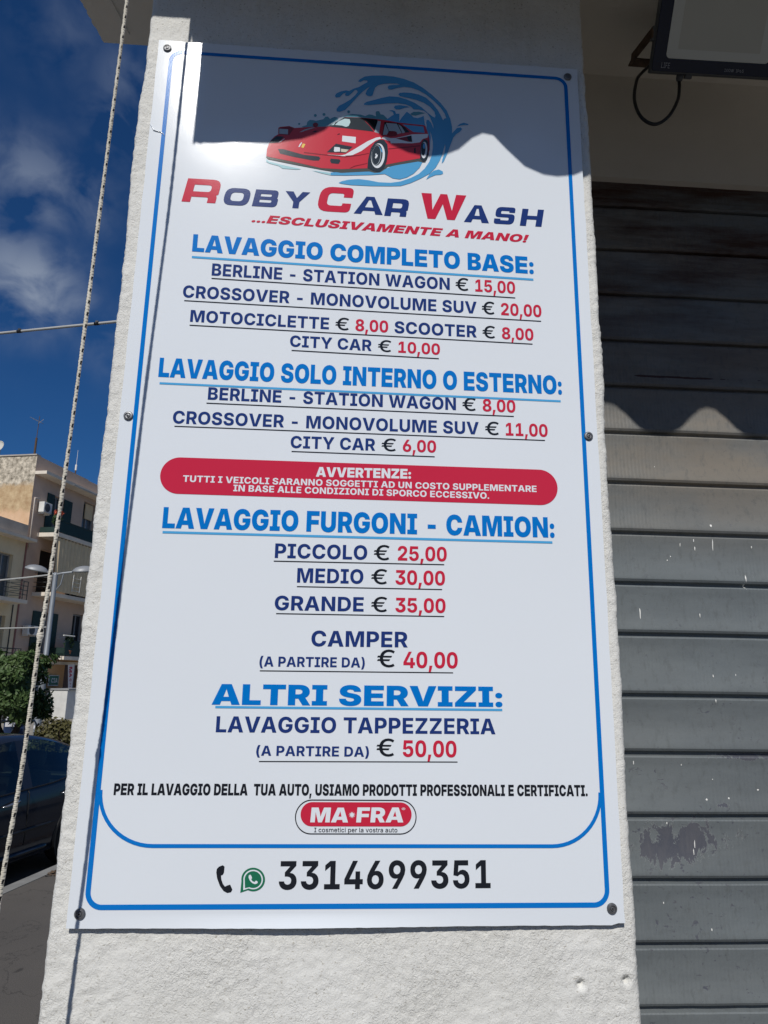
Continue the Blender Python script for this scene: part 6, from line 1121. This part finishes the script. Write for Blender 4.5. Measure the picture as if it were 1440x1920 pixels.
tr = empty('clipped_tree', (-6.95, 15.4, 0), 0, 'dense dark green tree clipped to a box shape by the street lamp', 'tree')
mb = MB()
for pts, r in (([(0.25, 0.1, 0), (0.28, 0.1, 0.5), (0.12, 0.05, 0.85), (-0.05, 0, 1.5)], [.14, .12, .08, .05]), ([(0.28, 0.1, 0.45), (0.5, 0.1, 0.8), (0.62, 0.05, 1.4)], [.09, .07, .04]), ([(0.2, 0.1, 0.5), (0.16, -0.1, 0.9), (0.3, -0.2, 1.5)], [.06, .05, .03]), ([(-0.5, 0.2, 0), (-0.52, 0.2, .6), (-0.7, 0.1, 1.4)], [.12, .1, .06])): mb.tube([Vector(p) for p in pts], r, 9)
mb.build('trunk', MAT['bark'], tr, True)
leaf_cloud('crown', MAT['hedge'], tr, (0.0, 0, 1.74), (1.05, 0.95, 0.76), 12000, 0.060, 3, box=True, shell=0.62)
core = MB(); core.lathe([(0.1, 1.35), (0.62, 1.45), (0.72, 1.8), (0.62, 2.1), (0.1, 2.2)], 16); core.build('light_blocking_core', MAT['hedge'], tr)  # solid core added inside the crown to block light between the leaves
sb = empty('low_shrub', (-5.32, 14.9, 0), 0, 'low olive brown shrub between the street lamp and the pillar', 'shrub')
leaf_cloud('leaves', MAT['shrub'], sb, (0, 0, 0.62), (0.62, 0.5, 0.55), 3000, 0.05, 9, shell=0.4)
mb = MB(); [mb.tube([(0, 0, 0), (math.cos(k) * .15, math.sin(k) * .15, 0.4), (math.cos(k) * .4, math.sin(k) * .35, 0.9)], [.03, .02, .008], 6) for k in range(0, 7)]; mb.build('stems', MAT['bark'], sb)
bn = empty('blue_bin', (-7.55, 18.15, 0), math.radians(21), 'dark blue street bin with a white sticker behind the parked car', 'bin')
mb = MB(); mb.box(-0.28, 0.28, -0.25, 0.25, 0.05, 1.02, bev=0.04); mb.build('body', MAT['binblue'], bn); mb = MB(); mb.box(-0.30, 0.30, -0.27, 0.27, 1.02, 1.12, bev=0.04); mb.build('lid', MAT['binblue'], bn)
mb = MB(); mb.box(-0.25, -0.03, -0.258, -0.252, 0.72, 1.0); mb.build('sticker', MAT['sticker'], bn)
br = empty('steel_barrier', (-7.0, 16.6, 0), math.radians(30), 'pale steel pedestrian barrier below the clipped tree', 'barrier')
mb = MB(); mb.tube([(-0.6, 0, 0), (-0.52, 0, 0.85), (-0.45, 0, 0.93), (0.45, 0, 0.93), (0.5, 0, 0.85), (0.5, 0, 0)], 0.025, 8); mb.tube([(-0.55, 0, 0.5), (0.5, 0, 0.5)], 0.02, 8); [mb.tube([(x, 0, 0.5), (x, 0, 0.93)], 0.012, 6) for x in (-.25, 0, .25)]; mb.build('frame', MAT['galv'], br)

# ------------------------------------------------------------------ parked cars
def lerp_tab(tab, x):
    return float(np.interp(x, [t[0] for t in tab], [t[1] for t in tab]))
def smooth_tab(tab, x, r=0.16): return sum(lerp_tab(tab, x + d) * w for d, w in ((-r, .2), (-r / 2, .2), (0, .2), (r / 2, .2), (r, .2)))
def car(name, label, mt, loc, rz):
    t = empty(name, loc, rz, label, 'car', None)
    Lc = 4.35
    Wt = [(0, .58), (.12, .70), (.5, .82), (1.2, .87), (3.2, .87), (3.9, .83), (4.25, .74), (4.35, .62)]
    belt = [(0, .62), (.15, .72), (.6, .84), (1.1, .88), (1.6, .89), (3.0, .93), (3.7, 1.00), (4.1, 1.05), (4.35, .98)]
    roof = [(0, .62), (.15, .73), (.6, .87), (1.05, .98), (1.2, 1.02), (1.95, 1.40), (2.4, 1.475), (2.9, 1.47), (3.4, 1.38), (3.9, 1.20), (4.15, 1.11), (4.35, .98)]
    botm = [(0, .34), (.2, .24), (.6, .2), (3.8, .2), (4.1, .27), (4.35, .40)]
    xs = np.unique(np.concatenate([np.linspace(0, Lc, 60), [1.45, 2.52, 2.62, 3.62, 3.72]])); rows = []
    for x in xs:
        w = smooth_tab(Wt, x, .1); b = smooth_tab(belt, x, .1); r = max(smooth_tab(roof, x, .14), b + 0.004); zb = smooth_tab(botm, x, .1)
        k = min(1.0, max(0.0, (r - b) / 0.36)); wr = w - 0.03 - 0.20 * k
        e2 = min(0.06, (r - b) * .45)
        rows.append([(0, zb), (w - .10, zb), (w - .03, zb + .02), (w - .012, zb + .12), (w, .52 if .52 > zb + .14 else zb + .16), (w - .008, max(.70, zb + .2) if b > .74 else b - .06), (w - .020, b - .03), (w - .035, b), (wr + .012, r - e2), (wr - .05, r - e2 * .35), (wr * .55, r - e2 * .05), (0, r)])
    m = len(rows[0]); full = []
    for x, rw in zip(xs, rows):
        full.append([(x, -y, z) for y, z in rw] + [(x, y, z) for y, z in rw[-2:0:-1]])
    N = len(full[0]); V = [p for r in full for p in r]
    def is_glass(x, j):
        jj = j if j < m - 1 else N - 1 - j                 # mirror index of the face strip
        if jj == 7:                                        # between belt and roof edge
            if 1.50 < x < 2.50: return 'front_side_window'
            if 2.64 < x < 3.60: return 'rear_side_window'
            if 3.74 < x < 3.90: return 'quarter_window'
            return None
        if jj in (8, 9, 10):
            if 1.22 < x < 1.92: return 'windscreen'
            if 3.42 < x < 4.04: return 'rear_window'
        return None
    body = MB(); wins = {}
    for i in range(len(xs) - 1):
        xm = (xs[i] + xs[i + 1]) / 2
        for j in range(N):
            f = (i * N + j, (i + 1) * N + j, (i + 1) * N + (j + 1) % N, i * N + (j + 1) % N); g = is_glass(xm, j)
            side = 'l' if j < m - 1 else 'r'
            if g: wins.setdefault((g, side if 'side' in g or 'quarter' in g else ''), []).append(f)
            else: body.f.append(f); body.m.append(0)
    body.v = list(V); body.f += [tuple(range(N)), tuple(range((len(xs) - 1) * N, len(xs) * N))]; body.m += [0, 0]
    bo = body.build('body', mt, t); bm = bmesh.new(); bm.from_mesh(bo.data); bmesh.ops.delete(bm, geom=[v for v in bm.verts if not v.link_faces], context='VERTS'); bm.to_mesh(bo.data); bm.free(); auto_smooth(bo, 32)
    for (g, s_), fs in wins.items():
        w = MB(); w.v = list(V); w.f = fs; w.m = [0] * len(fs); wo = w.build(g.replace('front_side_', '').replace('rear_side_', '').replace('quarter_', ''), MAT['carglass'], t)
        bm = bmesh.new(); bm.from_mesh(wo.data); bmesh.ops.delete(bm, geom=[v for v in bm.verts if not v.link_faces], context='VERTS'); bm.to_mesh(wo.data); bm.free(); auto_smooth(wo, 40)
    for x, y in ((0.80, 1), (0.80, -1), (3.45, 1), (3.45, -1)):
        wy = smooth_tab(Wt, x, .1); wm = Matrix.Translation((x, y * (wy - .17), .31)) @ Matrix.Rotation(math.radians(-90 * y), 4, 'X')
        wh = MB(); wh.lathe([(0.20, .0), (0.29, .0), (0.31, .03), (0.31, .16), (0.295, .185), (0.215, .19), (0.205, .17)], 32, 0, wm); wo = wh.build('wheel', MAT['tyre'], t, True); auto_smooth(wo, 40)
        rm = MB(); rm.lathe([(0.205, .12), (0.205, .178), (0.19, .18), (0.17, .165), (0.06, .16), (0.05, .175), (0.01, .178)], 28, 0, wm); auto_smooth(rm.build('rim', MAT['chrome'], wo), 40)
        ar = MB(); pr = []
        for k in range(19):
            q = math.radians(-12 + 204 * k / 18); pr.append((x + .355 * math.cos(q), y * (wy + .002), .31 + .355 * math.sin(q)))
        ar.tube(pr, 0.022, 6); ar.lathe([(0.34, .150), (0.34, .1755)], 28, 0, wm); ar.build('wheel_arch', MAT['carblack'], t)
    for y in (1, -1):
        Y = lambda x, d=0.0: y * (smooth_tab(Wt, x, .1) + d)
        st = MB(); P_ = [(x, Y(x, .002), .50 + .01 * (x - 1.2)) for x in np.linspace(1.22, 3.06, 14)]; st.tube(P_, [0.004] + [0.018] * 12 + [0.004], 6); st.build('rub_strip', MAT['carblack'], t, True)
        sk = MB(); P_ = [(x, Y(x, -.012), .285) for x in np.linspace(1.24, 3.04, 14)]; sk.tube(P_, [0.01] + [0.028] * 12 + [0.01], 8); sk.build('sill_skirt', mt, t, True)
        for x0 in (2.28, 3.28):
            hb = MB(); hb.tube([(x0 - .13, Y(x0, -.004), .800), (x0 - .09, Y(x0, .022), .806), (x0 + .04, Y(x0, .030), .823), (x0 + .085, Y(x0, .024), .828), (x0 + .10, Y(x0, -.004), .83)], [.006, .011, .017, .020, .012], 10); hb.build('door_handle', MAT['chrome'], t, True)
        for x0, x1 in ((1.40, 1.36), (2.57, 2.57), (3.42, 3.58)):
            sm = MB(); sm.tube([(x0 - (.12 if x0 > 3 else 0), Y(x0, -.004), .36), (x0, Y(x0, .0005), .62), (x1, Y(x1, -.006), .88), (x1, Y(x1, -.028), lerp_tab(belt, x1) - .01)], 0.0045, 5); sm.build('door_seam', MAT['carblack'], t)
        bl = MB(); bl.tube([(x, y * (smooth_tab(Wt, x, .1) - .028), smooth_tab(belt, x, .1) + .004) for x in np.linspace(1.35, 3.95, 24)], 0.009, 6); bl.build('window_trim', MAT['carblack'], t, True)
        mi = MB(); mi.box(1.42, 1.60, *(sorted((Y(1.5, .0), Y(1.5, .2)))), .98, 1.10, bev=.03); mi.build('mirror', mt, t)
        hl = MB(); hl.box(0.03, 0.42, *(sorted((Y(.2, -.02), Y(.2, -.34)))), .60, .74, bev=.05); hl.build('headlight', MAT['lens_clear'], t)
        tl = MB(); tl.box(4.15, 4.24, *(sorted((Y(4.2, .018), Y(4.2, .002)))), .70, .90, bev=.005); tl.build('tail_light', MAT['lens_red'], t)
    for x, y in ((2.05, .38), (2.05, -.38), (3.15, .38), (3.15, -.38)):
        se = MB(); mtx = Matrix.Translation((x, y, .62)) @ Matrix.Rotation(math.radians(14), 4, 'Y'); se.box(-.07, .07, -.24, .24, -.3, .42, bev=.05, mat=mtx); se.box(-.05, .05, -.13, .13, .46, .64, bev=.04, mat=mtx); se.build('seat', MAT['seat'], t)
    bu = MB(); bu.box(-.01, .22, -.62, .62, .36, .46, bev=.03); bu.box(4.2, 4.37, -.60, .60, .46, .58, bev=.03); bu.build('bumper_trim', MAT['carblack'], t)
    sh_ = MB(); sh_.box(3.70, 4.05, -.55, .55, .86, .88); sh_.box(.9, 1.5, -.7, .7, .80, .86); sh_.box(.3, 4.1, -.6, .6, .22, .3); sh_.build('cabin_floor', MAT['seat'], t)
    return t
ca = Vector((0.246, 0.969)).normalized(); cn = Vector((ca.y, -ca.x))
s0 = Vector((-2.95, 6.905)) - ca * 2.18 - cn * 0.875
car('dark_blue_car', 'dark blue hatchback parked at the kerb behind the cord', MAT['carblue'], (s0.x, s0.y, -0.13), math.atan2(ca.y, ca.x))
s1 = s0 + ca * 5.55 + cn * 0.22
car('silver_car', 'silver grey car parked beyond the dark blue one, mostly hidden by the pillar', MAT['carsilver'], (s1.x, s1.y, -0.13), math.atan2(ca.y, ca.x))

# unseen house added across from the board to block low sky and deepen shade
op = empty('sky_blocking_house', (0, -19, 0), 0, 'unseen long plain house added across the forecourt to block the low sky', 'building')
part('wall', MAT['tan'], op, (-28, 30, -9, 0, 0, 6.0)); part('roof', MAT['greyparapet'], op, (-28.3, 30.3, -9.3, 0.3, 6.01, 6.25))
for k in range(14):
    for zz in (1.0, 3.8): part('window', MAT['winglass'], op, (-26 + 4 * k, -24.8 + 4 * k, 0.002, 0.03, zz, zz + 1.6))
